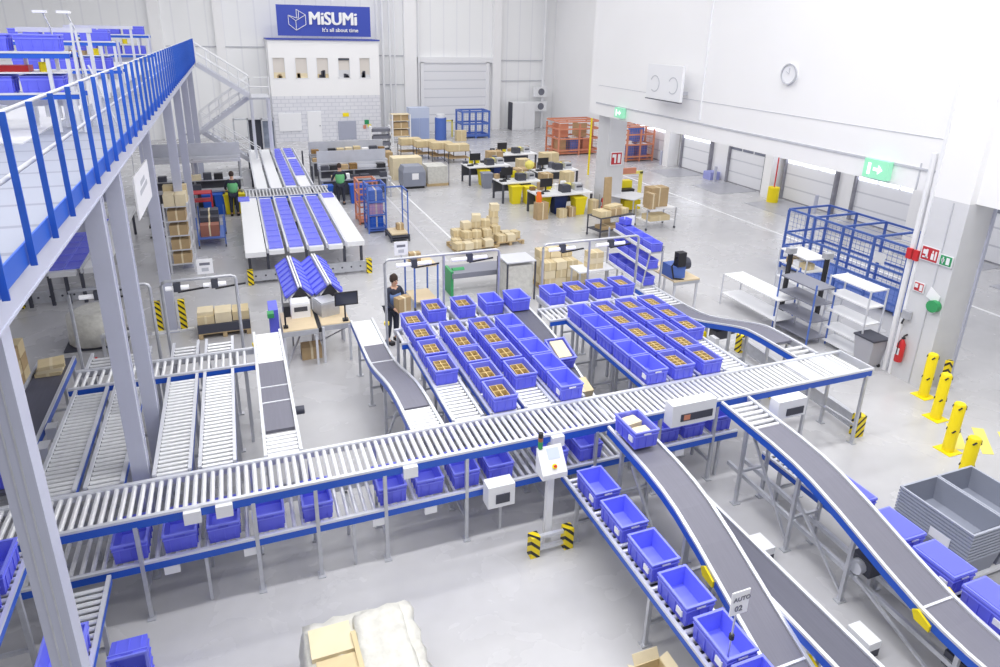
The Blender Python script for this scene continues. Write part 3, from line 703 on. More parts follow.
o = box_obj('package', 'white flat package on top of the bin riding the dark curved belt', 'package', 5.215, 9.97, 1.5, .26, .45, .22, M.card2); o.rotation_euler = (math.atan2(.17,.6),0,0)
o = box_obj('package', 'yellowish cardboard package near the foot of the dark curved belt', 'package', 5.22, 9.15, 1.225, .36,.34,.17, M.card); o.rotation_euler = (math.atan2(.17,.6),0,0)
o = PB.put((5.215, 12.05, 1.71), 'blue bin with a white paper at the top end of the dark curved belt', 0)
tag(MB().box(-.07,.07,-.1,.1,0,.004,M.paper).build('paper_sheet', None, (5.22,12.0,1.735), .4), 'white paper lying in the bin at the top of the curved belt', 'paper')
# left edge bins
PC.put((-2.93, 7.18, 1.506), 'blue bin at the left picture edge on the upper branch', 0)
PB.put((-2.93, 6.5, 1.506), 'blue bin at the left picture edge, nearer on the upper branch', 0)
PB.put((-2.205, 6.36, .856), 'blue bin on the low left branch behind the big grey column', 0)
PB.put((-3.7, 9.95, 1.006), 'blue bin low at the left picture edge behind the grey column', 0)
o = PB.put((-1.74, 6.75, 0), 'blue bin standing on its end on the floor at the lower left', 0); o.rotation_euler = (math.radians(90), 0, .15); o.location = (-1.71, 6.86, BL/2); o.rotation_euler = (math.radians(90), 0, .0)

# ------------------------------------------------------------------ scanners, control stand, signs
def scanner(label, x0, x1, y0, y1, z0, z1, win, sticker=False):
    t = thing('scanner_housing', label, 'scanner', ((x0+x1)/2, (y0+y1)/2, z0))
    mb = MB().box(x0,x1,y0,y1,z0,z1,M.white)
    mb.build('housing', t, world=True); o = t.children if False else None
    a, b, c, d = win
    MB().box(x0+a*(x1-x0), x0+b*(x1-x0), y0-.012, y0+.002, z0+c*(z1-z0), z0+d*(z1-z0), M.darkmetal).build('reading_window', t, world=True)
    if sticker: MB().box(x0+.26*(x1-x0), x0+.4*(x1-x0), y0-.018, y0-.012, z0+.28*(z1-z0), z0+.5*(z1-z0), M.orange).build('sticker', t, world=True)
    MB().box((x0+x1)/2-.02,(x0+x1)/2+.02,y1,y1+.08,z0+.1,z0+.16,M.zinc).build('bracket', t, world=True)
scanner('white scanner box with a long dark window on the long conveyor above the low bins', 5.86, 6.68, 7.35, 7.55, 1.45, 1.83, (.2,.92,.22,.55), True)
scanner('white scanner box hanging in front of the lower conveyor', 2.86, 3.27, 7.36, 7.58, .72, 1.08, (.28,.8,.2,.62))
scanner('white scanner box beside the head of the right descending belt', 7.72, 8.3, 7.1, 7.3, 1.36, 1.68, (.3,.9,.15,.55))
t = thing('control_stand', 'white control panel on a grey post with hazard striped feet', 'control stand', (3.75,7.1,0))
MB().box(3.67,3.77,7.12,7.2,0,1.35,M.white).build('post', t, world=True)
mb = MB().hexa([(3.5,6.95,1.34),(3.88,6.95,1.34),(3.88,7.2,1.34),(3.5,7.2,1.34),(3.5,6.95,1.42),(3.88,6.95,1.42),(3.88,7.2,1.72),(3.5,7.2,1.72)], M.white)
mb.build('console', t, world=True)
n = Vector((0,-.3,.25)).normalized()
def onface(x, s, e): 
    p = Vector((x,6.95,1.42))+Vector((0,.25,.30))*s+n*e; return tuple(p)
mb = MB(); mb.add([onface(3.64,.5,.004),onface(3.82,.5,.004),onface(3.82,.9,.004),onface(3.64,.9,.004),onface(3.64,.5,0),onface(3.82,.5,0),onface(3.82,.9,0),onface(3.64,.9,0)], MB.BF, M.mont); mb.build('touch_screen', t, world=True)
mb = MB().tube([onface(3.7,.25,0), onface(3.7,.25,.03)], .035, M.yellow, 12).tube([onface(3.7,.25,.03), onface(3.7,.25,.05)], .02, M.red, 10); mb.build('emergency_stop', t, world=True)
MB().tube([(3.56,7.2,1.7),(3.56,7.2,1.82)],.035,M.green,12).tube([(3.56,7.2,1.82),(3.56,7.2,1.88)],.035,mat('dim_amber',(170,110,70)),12).tube([(3.56,7.2,1.88),(3.56,7.2,1.95)],.035,M.black,12).build('signal_tower', t, world=True)
MB().bar((3.46,7.05,.1),(4.0,7.05,.1),.05,.05,M.alu).bar((3.46,7.05,.3),(4.0,7.05,.3),.05,.05,M.alu).build('guard_bar', t, world=True)
for x in (3.46,4.0):
    MB().box(x-.07,x+.07,6.98,7.12,0,.36,M.hazard).build('guard_foot', t, world=True)
t = thing('area_sign', 'white placard on a thin pole standing among the open blue bins at the front', 'sign', (4.31,4.03,.84))
MB().tube([(4.31,4.03,.84),(4.31,4.03,1.68)],.011,M.zinc,8).tube([(4.31,4.03,1.28),(4.31,4.03,1.34)],.028,M.black,8).bar((4.31,4.03,.86),(4.15,4.03,.8),.03,.03,M.darkmetal).build('pole', t, world=True)
MB().box(4.2,4.42,4.0,4.012,1.64,1.94,M.paper).build('placard', t, world=True)
mb = MB(); text_mb(mb, 'AUTO', .075, (4.222,3.996,1.82), (1,0,0), (0,0,1), M.ink, .001, .002); text_mb(mb, '02', .1, (4.25,3.996,1.69), (1,0,0), (0,0,1), M.ink, .001, .002); mb.build('lettering', t, world=True)

# ------------------------------------------------------------------ portal frames with lamps
def portal(label, x0, x1, posts, y=12.85, z=2.74, lamps=()):
    t = thing('lamp_portal', label, 'lamp frame', ((x0+x1)/2, y, 0), group='grey tube portals with strip lamps')
    r = .08; pts = [(x0,y,0),(x0,y,z-r),(x0+r*.3,y,z-r*.3),(x0+r,y,z),(x1-r,y,z),(x1-r*.3,y,z-r*.3),(x1,y,z-r),(x1,y,0)]
    MB().tube(pts, .03, M.zinc, 8).build('frame', t, world=True)
    for x in posts: MB().tube([(x,y,0),(x,y,z)], .028, M.zinc, 8).build('post', t, world=True)
    for a, b in lamps:
        o = MB().tube([(a,y+.05,z-.16),(b,y+.05,z-.16)], .045, M.lamp, 8).build('strip_lamp', t, world=True)
        MB().box((a+b)/2-.06,(a+b)/2+.06,y-.02,y+.1,z-.22,z-.05,M.darkmetal).bar(((a+b)/2,y+.05,z-.25),((a+b)/2+.55,y+.05,z-.2),.03,.03,M.black).build('lamp_bracket', t, world=True)
portal('tube portal left of the mezzanine columns at the loading stubs', -3.05, -1.75, (), lamps=((-2.9,-2.3),))
portal('tube portal behind the third and fourth empty lanes', -1.56, -.27, (), lamps=((-1.5,-1.1),(-.85,-.45)))
portal('tube portal behind the left block of bins', 2.6, 5.12, (3.86,), lamps=((2.85,3.6),(4.05,4.85)))
portal('tube portal behind the right block of bins', 6.18, 8.65, (7.35,), lamps=((6.35,7.0),(7.55,8.3)))

# ------------------------------------------------------------------ mezzanine
MZ = 5.6; XR = -1.43
mz = thing('mezzanine_platform', 'raised steel mezzanine deck at the upper left with grey edge beam', 'mezzanine', (-5,20,0))
mb = MB().box(-9.5,-1.5,3.4,35.2,MZ-.06,MZ,M.grate).box(-9.5,-2.78,11.0,35.2,MZ,MZ+.02,M.mezzfloor)
mb.build('deck', mz, world=True)
MB().box(-1.6,-1.5,3.4,35.2,5.37,MZ,M.column).box(-1.68,-1.49,3.4,35.2,5.35,5.37,M.column).build('edge_beam', mz, world=True)
mb = MB()
for k in range(20): mb.box(-9.5,-1.62,4.2+k*1.6,4.3+k*1.6,5.3,MZ-.06,M.column)
for x in (-3.6,-6.0,-8.4): mb.box(x-.06,x+.06,3.4,35.2,5.1,5.3,M.column)
mb.build('joists', mz, world=True)
for cx, y in ((-1.64,4.85),(-1.64,8.72),(-1.64,10.26),(-1.95,17.0),(-1.8,22.0),(-1.8,26.5),(-1.75,30.5),(-1.7,34.6)):
    if y == 4.85:
        mb = MB().box(cx-.095,cx+.095,y-.095,y+.095,0,5.35,M.column)
        for q in (-1,1): mb.box(cx+q*.03-.006,cx+q*.03+.006,y-.1,y+.1,0,5.35,M.zinc)
        mb.box(cx-.2,cx+.2,y-.2,y+.2,0,.02,M.column)
    else:
        w_ = .1 if y < 12 else .12
        mb = MB().box(cx-w_,cx+w_,y-w_,y-w_+.03,0,5.35,M.column).box(cx-w_,cx+w_,y+w_-.03,y+w_,0,5.35,M.column).box(cx-w_+.01,cx+w_-.01,y-w_+.031,y+w_-.031,0,5.35,M.column)
        mb.box(cx-.17,cx+.17,y-.17,y+.17,0,.02,M.column)
    mb.build('column', mz, world=True)
MB().box(-8,-1.64,10.2,10.3,4.9,5.2,M.column).box(-8,-1.64,8.67,8.77,4.9,5.2,M.column).build('cross_beam', mz, world=True)
rl = thing('mezzanine_railing', 'blue steel railing with grey hand rails along the mezzanine edge', 'railing', (XR,20,MZ))
for k in range(45):
    y = 4.63+.695*k
    MB().box(XR-.022,XR+.022,y-.008,y+.008,5.57,6.64,M.mezz).build('post', rl, world=True)
MB().box(XR-.045,XR-.03,3.4,35.2,5.58,5.74,M.mezz).build('kick_plate', rl, world=True)
for z in (6.62,6.2): MB().tube([(XR-.05,3.4,z),(XR-.05,35.2,z)],.018,M.zinc,8).build('hand_rail', rl, world=True)
# conveyor benches and bins upstairs
def up_table(label, x0, x1, y0, y1, z, zlow, zb):
    t = thing('shelf_conveyor', label, 'conveyor', ((x0+x1)/2,(y0+y1)/2,MZ+.02), group='conveyor benches on the mezzanine')
    for zz, e in ((z,0),(zlow,.04)):
        MB().box(x0,x1+e,y0-.03,y0,zz-.09,zz-.02,M.rail).box(x0,x1+e,y1,y1+.03,zz-.09,zz-.02,M.rail).box(x0,x1+e,y0-.04,y0+.01,zz-.02,zz+.01,M.alu).build('side_rail', t, world=True)
        mb = MB()
        for k in range(int((x1-x0)/.12)): mb.tube([(x0+.06+k*.12,y0,zz-.03),(x0+.06+k*.12,y1,zz-.03)],.022,M.roller,8)
        o = mb.build('rollers', t, world=True); o['kind'] = 'stuff'
    for x in (x0+.06,(x0+x1)/2,x1-.3,x1-.04):
        for y in (y0,y1): MB().box(x-.025,x+.025,y-.025,y+.025,MZ+.02,z-.05 if x < x1-.1 else z+.02,M.alu).build('leg', t, world=True)
    MB().box(x0,x1-.1,y1+.02,y1+.04,zlow-.25,zlow-.05,M.concrete).build('back_panel', t, world=True)
    return t
ups = [(-5.0,-2.2,12.0,12.6,6.79,6.2,'nearest'),(-5.2,-2.28,17.5,18.1,6.83,6.24,'middle'),(-5.6,-2.2,24.0,24.6,6.9,6.33,'farthest')]
for k, (x0,x1,y0,y1,z,zl,un) in enumerate(ups):
    up_table('two tier conveyor bench with blue bins on the mezzanine, the %s one' % un, x0,x1,y0,y1,z,zl,0)
    for j, zz in enumerate((z, zl)):
        for i in range(3):
            PB.put((x1-.42-i*.66-j*.03, (y0+y1)/2, zz), 'blue bin on the %s tier of the %s mezzanine bench, %s from the right' % (('upper','lower')[j], un, ORD[i]), math.pi/2, 'blue bins on the mezzanine').scale = (1,1,.9)
    t = thing('goods_tray', 'tray of mixed parts between the tiers of the %s mezzanine bench' % un, 'tray', ((x0+x1)/2+.5,(y0+y1)/2,zl+.3), 0)
    MB().box(-.9,.8,-.25,.25,-.02,0,M.concrete).build('tray_board', t)
    MB().box(-.1,.3,-.15,.15,0,.09,M.red if k == 0 else M.card3).build('red_lid', t); MB().box(-.8,-.3,-.2,.2,0,.12,M.darkmetal).build('dark_part', t); MB().tube([(.5,-.1,.0),(.5,-.1,.14)],.07,M.yellow,10).build('yellow_reel', t)
for k, (x, y) in enumerate(((-3.0,10.9),(-2.75,13.9),(-3.15,14.1))):
    t = thing('mezzanine_trestle', 'grey trestle leg frame standing on the mezzanine, %s from the front' % ORD[k], 'frame', (x,y,MZ+.02))
    MB().box(-.2,.15,-.04,.04,.42,.52,M.zinc).build('top_bar', t); MB().box(-.14,-.08,-.04,.04,0,.42,M.zinc).build('leg', t); MB().box(.04,.1,-.04,.04,0,.42,M.zinc).build('leg', t)
for k, (x, y) in enumerate(((-2.62,12.7),(-2.3,12.7))):
    t = thing('desk_lamp', 'white lamp head on a thin stand above the mezzanine benches, %s one' % ('left','right')[k], 'lamp', (x,y,MZ+.02))
    MB().tube([(.12,0,0),(.1,0,1.5),(.02,0,1.75)],.012,M.zinc,6).build('stand', t); MB().box(-.1,.08,-.06,.06,1.72,1.76,M.white).build('lamp_head', t)
for k, (x0, x1, y, z) in enumerate(((-3.0,-1.98,12.75,7.1),(-3.4,-2.0,18.4,7.13),)):
    t = thing('mezzanine_rail_frame', 'pale horizontal beam frame above the %s mezzanine bench' % ('nearest','middle')[k], 'frame', ((x0+x1)/2,y,MZ+.02))
    MB().box(x0,x1,y-.05,y+.05,z-.04,z+.03,M.alu).build('beam', t, world=True)
    for x in (x0+.05,x1-.05): MB().box(x-.025,x+.025,y-.03,y+.03,MZ+.02,z-.04,M.alu).build('post', t, world=True)
t = thing('mezzanine_ladder', 'thin slanted rail frame leaning beside the nearest mezzanine bench', 'frame', (-2.0,11.9,MZ+.02))
MB().bar((-2.15,11.9,MZ+.02),(-2.1,11.9,7.2),.03,.03,M.alu).bar((-1.95,11.9,MZ+.02),(-2.06,11.9,7.1),.03,.03,M.alu).bar((-1.75,12.3,MZ+.02),(-2.0,12.1,6.6),.025,.025,M.alu).build('frame', t, world=True)
# stairs at the back
st = thing('steel_staircase', 'pale grey steel staircase rising to the mezzanine at the back', 'staircase', (0,36,0))
def flight(p, q, w, name):
    mb = MB()
    for dy in (0,w):
        mb.bar((p[0],p[1]+dy,p[2]),(q[0],q[1]+dy,q[2]),.05,.22,M.alu,(0,0,1))
    n = 13
    for k in range(n):
        f = (k+.5)/n; x = p[0]+(q[0]-p[0])*f; z = p[2]+(q[2]-p[2])*f
        mb.box(x-.12,x+.12,p[1],p[1]+w,z-.02,z+.02,M.alu)
    mb.build(name, st, world=True)
    mb = MB()
    for dy in (0,w):
        for h in (.5,.95): mb.tube([(p[0],p[1]+dy,p[2]+h),(q[0],q[1]+dy,q[2]+h)],.025,M.white,6)
        for k in range(6):
            f = k/5; x = p[0]+(q[0]-p[0])*f; z = p[2]+(q[2]-p[2])*f
            mb.tube([(x,p[1]+dy,z),(x,p[1]+dy,z+.95)],.02,M.white,6)
    mb.build('hand_rail', st, world=True)
flight((-1.4,35.3,5.5),(.85,35.3,4.0),.9,'upper_flight')
flight((-1.6,36.3,2.2),(.85,36.3,3.9),.9,'lower_flight')
flight((-1.6,37.3,2.1),(1.2,37.3,.1),.9,'bottom_flight')
MB().box(.8,1.75,35.2,37.3,3.86,3.95,M.zinc).build('landing', st, world=True); MB().box(-2.6,-1.6,36.2,38.3,2.1,2.2,M.zinc).build('landing', st, world=True)
MB().tube([(1.75,35.2,3.95),(1.75,35.2,4.9),(.85,35.2,4.9),(.85,35.2,3.95)],.025,M.white,6).tube([(.85,35.2,4.45),(1.75,35.2,4.45)],.025,M.white,6).build('landing_rail', st, world=True)
for x in (.9,1.7):
    for y in (35.3,37.2): MB().box(x-.05,x+.05,y-.05,y+.05,0,3.86,M.alu).build('post', st, world=True)
for y in (36.25,38.2): MB().box(-2.55,-2.45,y-.05,y+.05,0,2.1,M.alu).build('post', st, world=True)
MB().box(-2.6,-1.4,35.2,36.3,5.45,5.6,M.zinc).build('top_landing', st, world=True)

# ------------------------------------------------------------------ back sorter and left sorter
def sorter(label, x0, n, y0, y1, z, pitch=.575, w=.43, group=None, side=(True,True), fills=None, nm=''):
    t = thing('sorting_table', label, 'sorter', (x0,y0,0))
    xe = x0+n*pitch
    for i in range(n):
        a = x0+i*pitch+.07
        MB().box(a,a+w,y0-.1,y1,z-.16,z-.03,M.white).build('lane_bed', t, world=True)
        MB().box(a-.06,a-.01,y0-.05,y1,z-.12,z+.03,M.alu).build('divider_rail', t, world=True)
    MB().box(xe+.0,xe+.05,y0-.05,y1,z-.12,z+.03,M.alu).build('divider_rail', t, world=True)
    if side[0]: MB().box(x0-.6,x0-.02,y0-.25,y1,z-.15,z-.0,M.white).build('side_table', t, world=True)
    if side[1]: MB().box(xe+.07,xe+.6,y0-.0,y1,z-.15,z-.0,M.white).build('side_table', t, world=True)
    for y in (y0+.1,(y0+y1)/2,y1-.2):
        for x in (x0-.5,x0+.02,(x0+xe)/2,xe-.02,xe+.5):
            MB().box(x-.04,x+.04,y-.04,y+.04,0,z-.15,M.darkmetal).build('leg', t, world=True)
    return t
sorter('broad white sorting table with four lanes of blue trays at the back', .52, 4, 19.9, 26.6, 1.0)
sorter('rear section of the sorting table with white and blue lanes', .52, 4, 28.4, 38.0, 1.0, side=(False,False))
sorter('sorting table lane block behind the mezzanine columns at the left', -5.05, 1, 19.6, 26.5, 1.0, .8, .62, side=(False,True))
cross_t = cross('cross roller section between the two back sorting tables', .1, 3.4, 26.8, 28.1, .98, (.2,1.8,3.3), .13)
PT = MB(); tl, tw = .3, .19
def tray_proto():
    t = thing('blue_tray', '', 'tray', (0,0,0))
    mb = MB().box(-.195,.195,-.295,.295,0,.012,M.bin)
    for (x0,x1,y0,y1) in ((-.2,.2,-.3,-.275),(-.2,.2,.275,.3),(-.2,-.175,-.275,.275),(.175,.2,-.275,.275)): mb.box(x0,x1,y0,y1,0,.05,M.bin_in)
    mb.box(-.175,.175,-.275,.275,.012,.036,M.bin)
    mb.build('tray_body', t); return t
PTr = Proto(tray_proto()); cn = ['leftmost','second','third','rightmost']
for i in range(4):
    for k in range(10):
        PTr.put((.52+i*.575+.285, 20.25+k*.635, .975), 'flat blue tray on the front sorting table, %s from front, %s lane' % (ORD[k], cn[i]), 0, 'blue trays on the back sorting table')
for i, ks in ((2, range(14)), (3, (3,4,5,6,7,8,10,11,12,13))):
    for k in ks: PTr.put((.52+i*.575+.285, 28.9+k*.66, .975), 'flat blue tray on the rear sorting table, %s from front, %s lane' % (ORD[k], cn[i]), 0, 'blue trays on the rear sorting table')
for j in range(2):
    for k in range(8): PTr.put((-4.87+j*.42, 20.0+k*.64, .975), 'flat blue tray on the left sorter, %s from the front in its %s row' % (ORD[k], ('left','right')[j]), 0, 'blue trays on the left sorter')
PTr.put((3.15,26.2,1.0), 'single blue tray on the right side table of the sorter', 0); PTr.put((0.05,26.4,1.0), 'single blue tray on the left side table of the sorter', 0)

# ------------------------------------------------------------------ packing table with bin chutes (centre)
t = thing('packing_table', 'packing table with two pale wooden tops behind the empty floor area', 'table', (1.3,14.6,0))
MB().box(.55,1.28,14.0,15.1,.88,.92,M.wood).box(1.38,2.02,14.1,15.1,.88,.92,M.wood).build('table_top', t, world=True)
MB().box(.53,1.3,13.98,14.02,.78,.9,M.zinc).box(1.36,2.04,14.08,14.12,.78,.9,M.zinc).box(1.29,1.37,14.0,15.1,.8,.9,M.black).build('apron', t, world=True)
for x in (.57,1.25,1.41,1.99):
    for y in (14.05,15.05): MB().box(x-.025,x+.025,y-.025,y+.025,0,.88,M.alu).build('leg', t, world=True)
MB().bar((.6,14.05,.1),(1.2,15.05,.8),.03,.03,M.zinc).bar((1.45,15.05,.1),(1.95,14.1,.8),.03,.03,M.zinc).build('brace', t, world=True)
def bevbox(name, label, cat, x, y, z, w, l, h, m, win=True, rz=0):
    t = thing(name, label, cat, (x,y,z), rz)
    MB().box(-w/2,w/2,-l/2,l/2,0,h*.92,m).box(-w/2+.02,w/2-.02,-l/2+.02,l/2-.02,h*.92,h,m).build('housing', t)
    if win: MB().box(-w*.35,w*.35,-l/2-.008,-l/2,h*.45,h*.75,M.darkmetal).build('output_slot', t)
bevbox('label_printer', 'white label printer on the left half of the packing table', 'printer', 1.0, 14.85, .92, .42,.4,.36, M.white)
bevbox('label_printer', 'grey label printer on the packing table beside the white one', 'printer', 1.58, 14.8, .92, .44,.5,.34, M.zinc, False, .3)
t = thing('computer_monitor', 'black computer monitor on a pole at the packing table', 'monitor', (1.93,14.2,.92))
MB().tube([(0,0,0),(0,0,.55)],.02,M.black,8).box(-.06,.06,-.06,.06,0,.05,M.black).build('stand', t)
MB().box(-.22,.3,-.03,.0,.38,.7,M.black).build('screen_panel', t); MB().box(-.19,.27,-.034,-.03,.41,.67,M.glassdark).build('screen', t)
t = thing('computer_monitor', 'dark device on a pole at the left edge of the packing table', 'monitor', (.62,14.2,.92))
MB().tube([(0,0,0),(0,0,.5)],.02,M.black,8).box(-.05,.05,-.05,.05,0,.05,M.black).build('stand', t); MB().box(-.02,.12,-.12,.1,.3,.55,M.black).build('housing', t)
box_obj('carton', 'brown carton on the floor under the packing table', 'box', 1.15, 14.5, 0, .45,.35,.3, M.card3)
# flow racks with blue trays, two inclined chutes
def small_tray():
    t = thing('small_parts_tray', '', 'tray', (0,0,0))
    mb = MB().box(-.13,.13,-.09,.09,0,.01,M.bin)
    for (x0,x1,y0,y1) in ((-.13,.13,-.09,-.08),(-.13,.13,.08,.09),(-.13,-.12,-.08,.08),(.12,.13,-.08,.08)): mb.box(x0,x1,y0,y1,0,.06,M.bin)
    mb.box(-.12,.12,-.08,.08,.01,.045,M.bin_in)
    mb.build('tray_body', t); return t
PS = Proto(small_tray())
def chute(label, x0, x1, y0, y1, z0, z1, nm):
    """ridge rail from (x0,y0,z0) to (x1,y1,z1) with trays on both slopes"""
    t = thing('tray_chute', label, 'chute', (x0,y0,0), group='white railed chutes with blue trays')
    MB().bar((x0,y0,z0),(x1,y1,z1),.035,.05,M.white).bar((x0+.06,y0,z0),(x1+.06,y1,z1),.035,.05,M.alu).build('rail', t, world=True)
    for s, w in ((-1,.36),(1,.3)):
        a, b = Vector((x0+.03,y0,z0-.03)), Vector((x1+.03,y1,z1-.03)); d = Vector((s*w,0,-.27))
        MB().hexa([a+Vector((0,0,-.015)),a+d+Vector((0,0,-.015)),b+d+Vector((0,0,-.015)),b+Vector((0,0,-.015)),a,a+d,b+d,b], M.zinc).build('shelf', t, world=True)
        n = 7; sl = math.atan2(z1-z0, y1-y0)
        for i in range(n):
            f = (i+.5)/n; p = a.lerp(b, f)+d*.52+Vector((0,0,.012))
            o = PS.put(tuple(p), 'small blue tray on the %s chute behind the printers, %s up on its %s slope' % (nm, ORD[i], 'left' if s < 0 else 'right'), 0, 'blue trays on the packing chutes')
            o.rotation_euler = (sl, math.atan2(.27,w)*s, 0); o.scale = (1.25, 1.25, 1.1)
    MB().prism([(x0-.22,z0-.3),(x0+.26,z0-.3),(x0+.05,z0+.0),(x0+.01,z0+.0)], y0-.03, y0-.01, 1, M.black).build('end_plate', t, world=True)
    for x in (x0-.22, x0+.26): MB().box(x-.02,x+.02,y0+.05,y0+.09,0,z0-.2,M.zinc).build('leg', t, world=True)
    for x in (x1-.22, x1+.26): MB().box(x-.02,x+.02,y1-.09,y1-.05,0,z1-.2,M.zinc).build('leg', t, world=True)
chute('left inclined chute of blue trays with white ridge rail', 1.02, .92, 15.1, 16.8, 1.5, 1.72, 'left')
chute('right inclined chute of blue trays with white ridge rail', 1.7, 1.52, 15.1, 16.8, 1.5, 1.72, 'right')
t = thing('tray_stack', 'column of blue trays standing beside the packing table with a green one', 'tray stack', (.42,14.9,0))
MB().box(.3,.5,14.5,15.1,0,.06,M.zinc).box(.3,.5,14.5,15.1,.06,1.25,M.bin).build('trays', t, world=True); MB().box(.26,.4,14.3,14.5,1.15,1.25,M.green).build('green_tray', t, world=True)

# right flow rack
t = thing('flow_rack', 'grey rack with three slanting white rails of blue bins behind the right block', 'rack', (10.0,15,0))
TI = ((.9,9.78,9.7),(1.36,9.84,9.76),(1.82,9.92,9.84))
tiers = []
for (z, xr, xf) in TI:      # rear and front left edge of a tier
    w_ = .36; y0, y1 = 14.0, 16.0; z1 = z+.05
    tiers.append((z, z1, xf, xr, y0, y1, w_))
    V = lambda x, y, zz: (x, y, zz)
    mb = MB().hexa([V(xf,y0,z-.03),V(xf+w_,y0,z-.03),V(xr+w_,y1,z1-.03),V(xr,y1,z1-.03),V(xf,y0,z),V(xf+w_,y0,z),V(xr+w_,y1,z1),V(xr,y1,z1)], M.zinc)
    mb.bar(V(xf-.02,y0,z+.03),V(xr-.02,y1,z1+.03),.03,.07,M.white).bar(V(xf+w_+.02,y0,z+.03),V(xr+w_+.02,y1,z1+.03),.03,.07,M.white)
    mb.build('shelf', t, world=True)
for x, y, h in ((9.66,14.02,1.0),(10.22,14.02,1.98),(9.74,15.98,1.98),(10.3,15.98,2.0)):
    MB().box(x-.02,x+.02,y-.02,y+.02,0,h,M.zinc).build('post', t, world=True)
MB().bar((9.68,14.02,.98),(9.84,14.02,1.86),.03,.03,M.zinc).build('brace', t, world=True)
for j, (z, z1, xf, xr, y0, y1, w_) in enumerate(tiers):
    for i in range(4):
        f = (i+.5)/4; o = PB.put((xf+(xr-xf)*f+w_/2, y0+(y1-y0)*f, z+(z1-z)*f+.005), 'blue bin in the flow rack, %s from the front on the %s tier' % (ORD[i], ('lowest','middle','top')[j]), -math.atan2(xr-xf, y1-y0), 'blue bins in the flow rack')
        o.scale = (.84,.82,.85)
PB.put((10.1,15.75,2.12), 'single blue bin on the very top end of the flow rack', .2).scale = (.6,.5,.6)
tag(MB().box(-.18,.18,-.01,.01,0,.3,M.paper).build('rack_notice', None, (10.32,15.9,2.0), 0), 'white notice on the top end of the flow rack', 'notice')
t = thing('work_table', 'pale wooden work table behind the right rising belt', 'table', (11.1,14.8,0))
MB().box(10.72,11.55,14.05,15.6,.87,.91,M.wood).box(10.72,11.55,14.05,14.1,.78,.87,M.zinc).build('table_top', t, world=True)
for x in (10.78,11.5):
    for y in (14.1,15.55): MB().box(x-.025,x+.025,y-.025,y+.025,0,.87,M.alu).build('leg', t, world=True)
t = thing('tape_machine', 'dark packing machine with cables on the wooden work table', 'machine', (10.95,14.45,.911))
MB().box(-.2,.2,-.25,.25,0,.35,M.steelblue).box(-.1,.15,-.3,-.1,.35,.75,M.black).tube([(.2,-.05,.35),(.4,-.05,.35)],.17,M.darkmetal,14).build('body', t)
MB().tube([(-.1,-.2,.6),(-.3,-.3,.4),(-.2,-.3,.05),(.1,-.35,.0)],.025,M.black,6).build('cable', t)
t = thing('side_table', 'small white side table with boxes behind the right block', 'table', (9.2,16,0))
MB().box(8.6,9.9,15.5,16.1,.86,.9,M.white).build('table_top', t, world=True)
for x in (8.65,9.85):
    for y in (15.55,16.05): MB().box(x-.02,x+.02,y-.02,y+.02,0,.86,M.zinc).build('leg', t, world=True)

# ------------------------------------------------------------------ cartons on pallets
def pallet(label, x, y, w=1.2, l=.8, rz=0., z=0):
    t = thing('wooden_pallet', label, 'pallet', (x,y,z), rz)
    mb = MB()
    for k in range(5): yy = -l/2+k*(l-.1)/4; mb.box(-w/2,w/2,yy,yy+.1,.12,.144,M.pallet)
    mb.build('deck_boards', t); mb = MB()
    for xx in (-w/2,-.05,w/2-.1):
        mb.box(xx,xx+.1,-l/2,l/2,.0,.022,M.pallet)
        for yy in (-l/2,-.05,l/2-.1): mb.box(xx,xx+.1,yy,yy+.1,.022,.12,M.pallet)
    mb.build('blocks', t)
    return t
def stack(where, spots, group, name='carton', m=(M.card,M.card2)):
    for k, (x, y, z, w, l, h, rz) in enumerate(spots):
        box_obj(name, '%s %s, %s' % (('tan','pale')[k % 2], name, where(k)), 'box', x, y, z, w, l, h, m[k % 2], rz, group)
pallet('wooden pallet under the tumbled pile of small cartons in the middle of the hall', 7.4, 21.2, 1.5, 1.1, .05); pallet('wooden pallet under the right part of the carton pile', 8.75, 21.6, 1.1, 1.2, .1)
sp = []
rows = [(6.75,20.75,0),(7.1,20.7,0),(7.45,20.75,0),(7.85,20.8,0),(8.45,21.2,0),(8.85,21.2,0),(6.8,21.15,0),(7.2,21.2,1),(7.6,21.2,1),(8.0,21.3,1),(8.4,21.6,1),(8.8,21.6,0),(9.15,21.5,0),(6.95,21.55,1),(7.3,21.6,2),(7.7,21.65,3),(8.1,21.7,2),(8.5,22.0,3),(8.55,22.0,4)]
lvl = {}
for (x, y, L_) in rows:
    for q in range(L_+1):
        if q < L_ and (x, y) == (8.55,22.0): continue
        sp.append((x+random.uniform(-.03,.03), y+random.uniform(-.03,.03), .145+q*.235, .31,.33,.23, random.uniform(-.3,.3)))
wh = ['front left','front centre','centre','rear centre','rear right','right side']
colname = lambda x: 'left end' if x < 7.0 else 'left part' if x < 7.4 else 'middle' if x < 7.8 else 'right of middle' if x < 8.2 else 'right part' if x < 8.7 else 'right end'
rowname = lambda y: 'front row' if y < 21.0 else 'second row' if y < 21.4 else 'third row' if y < 21.85 else 'rear row'
lev = ['bottom','second','third','fourth','fifth']
seen = {}
def where_pile(k):
    x, y, z = sp[k][:3]; return '%s layer, %s, %s of the tumbled carton pile' % (lev[min(4,int((z-.14)/.235))], rowname(y), colname(x))
stack(where_pile, sp, 'cartons piled in the middle of the hall')
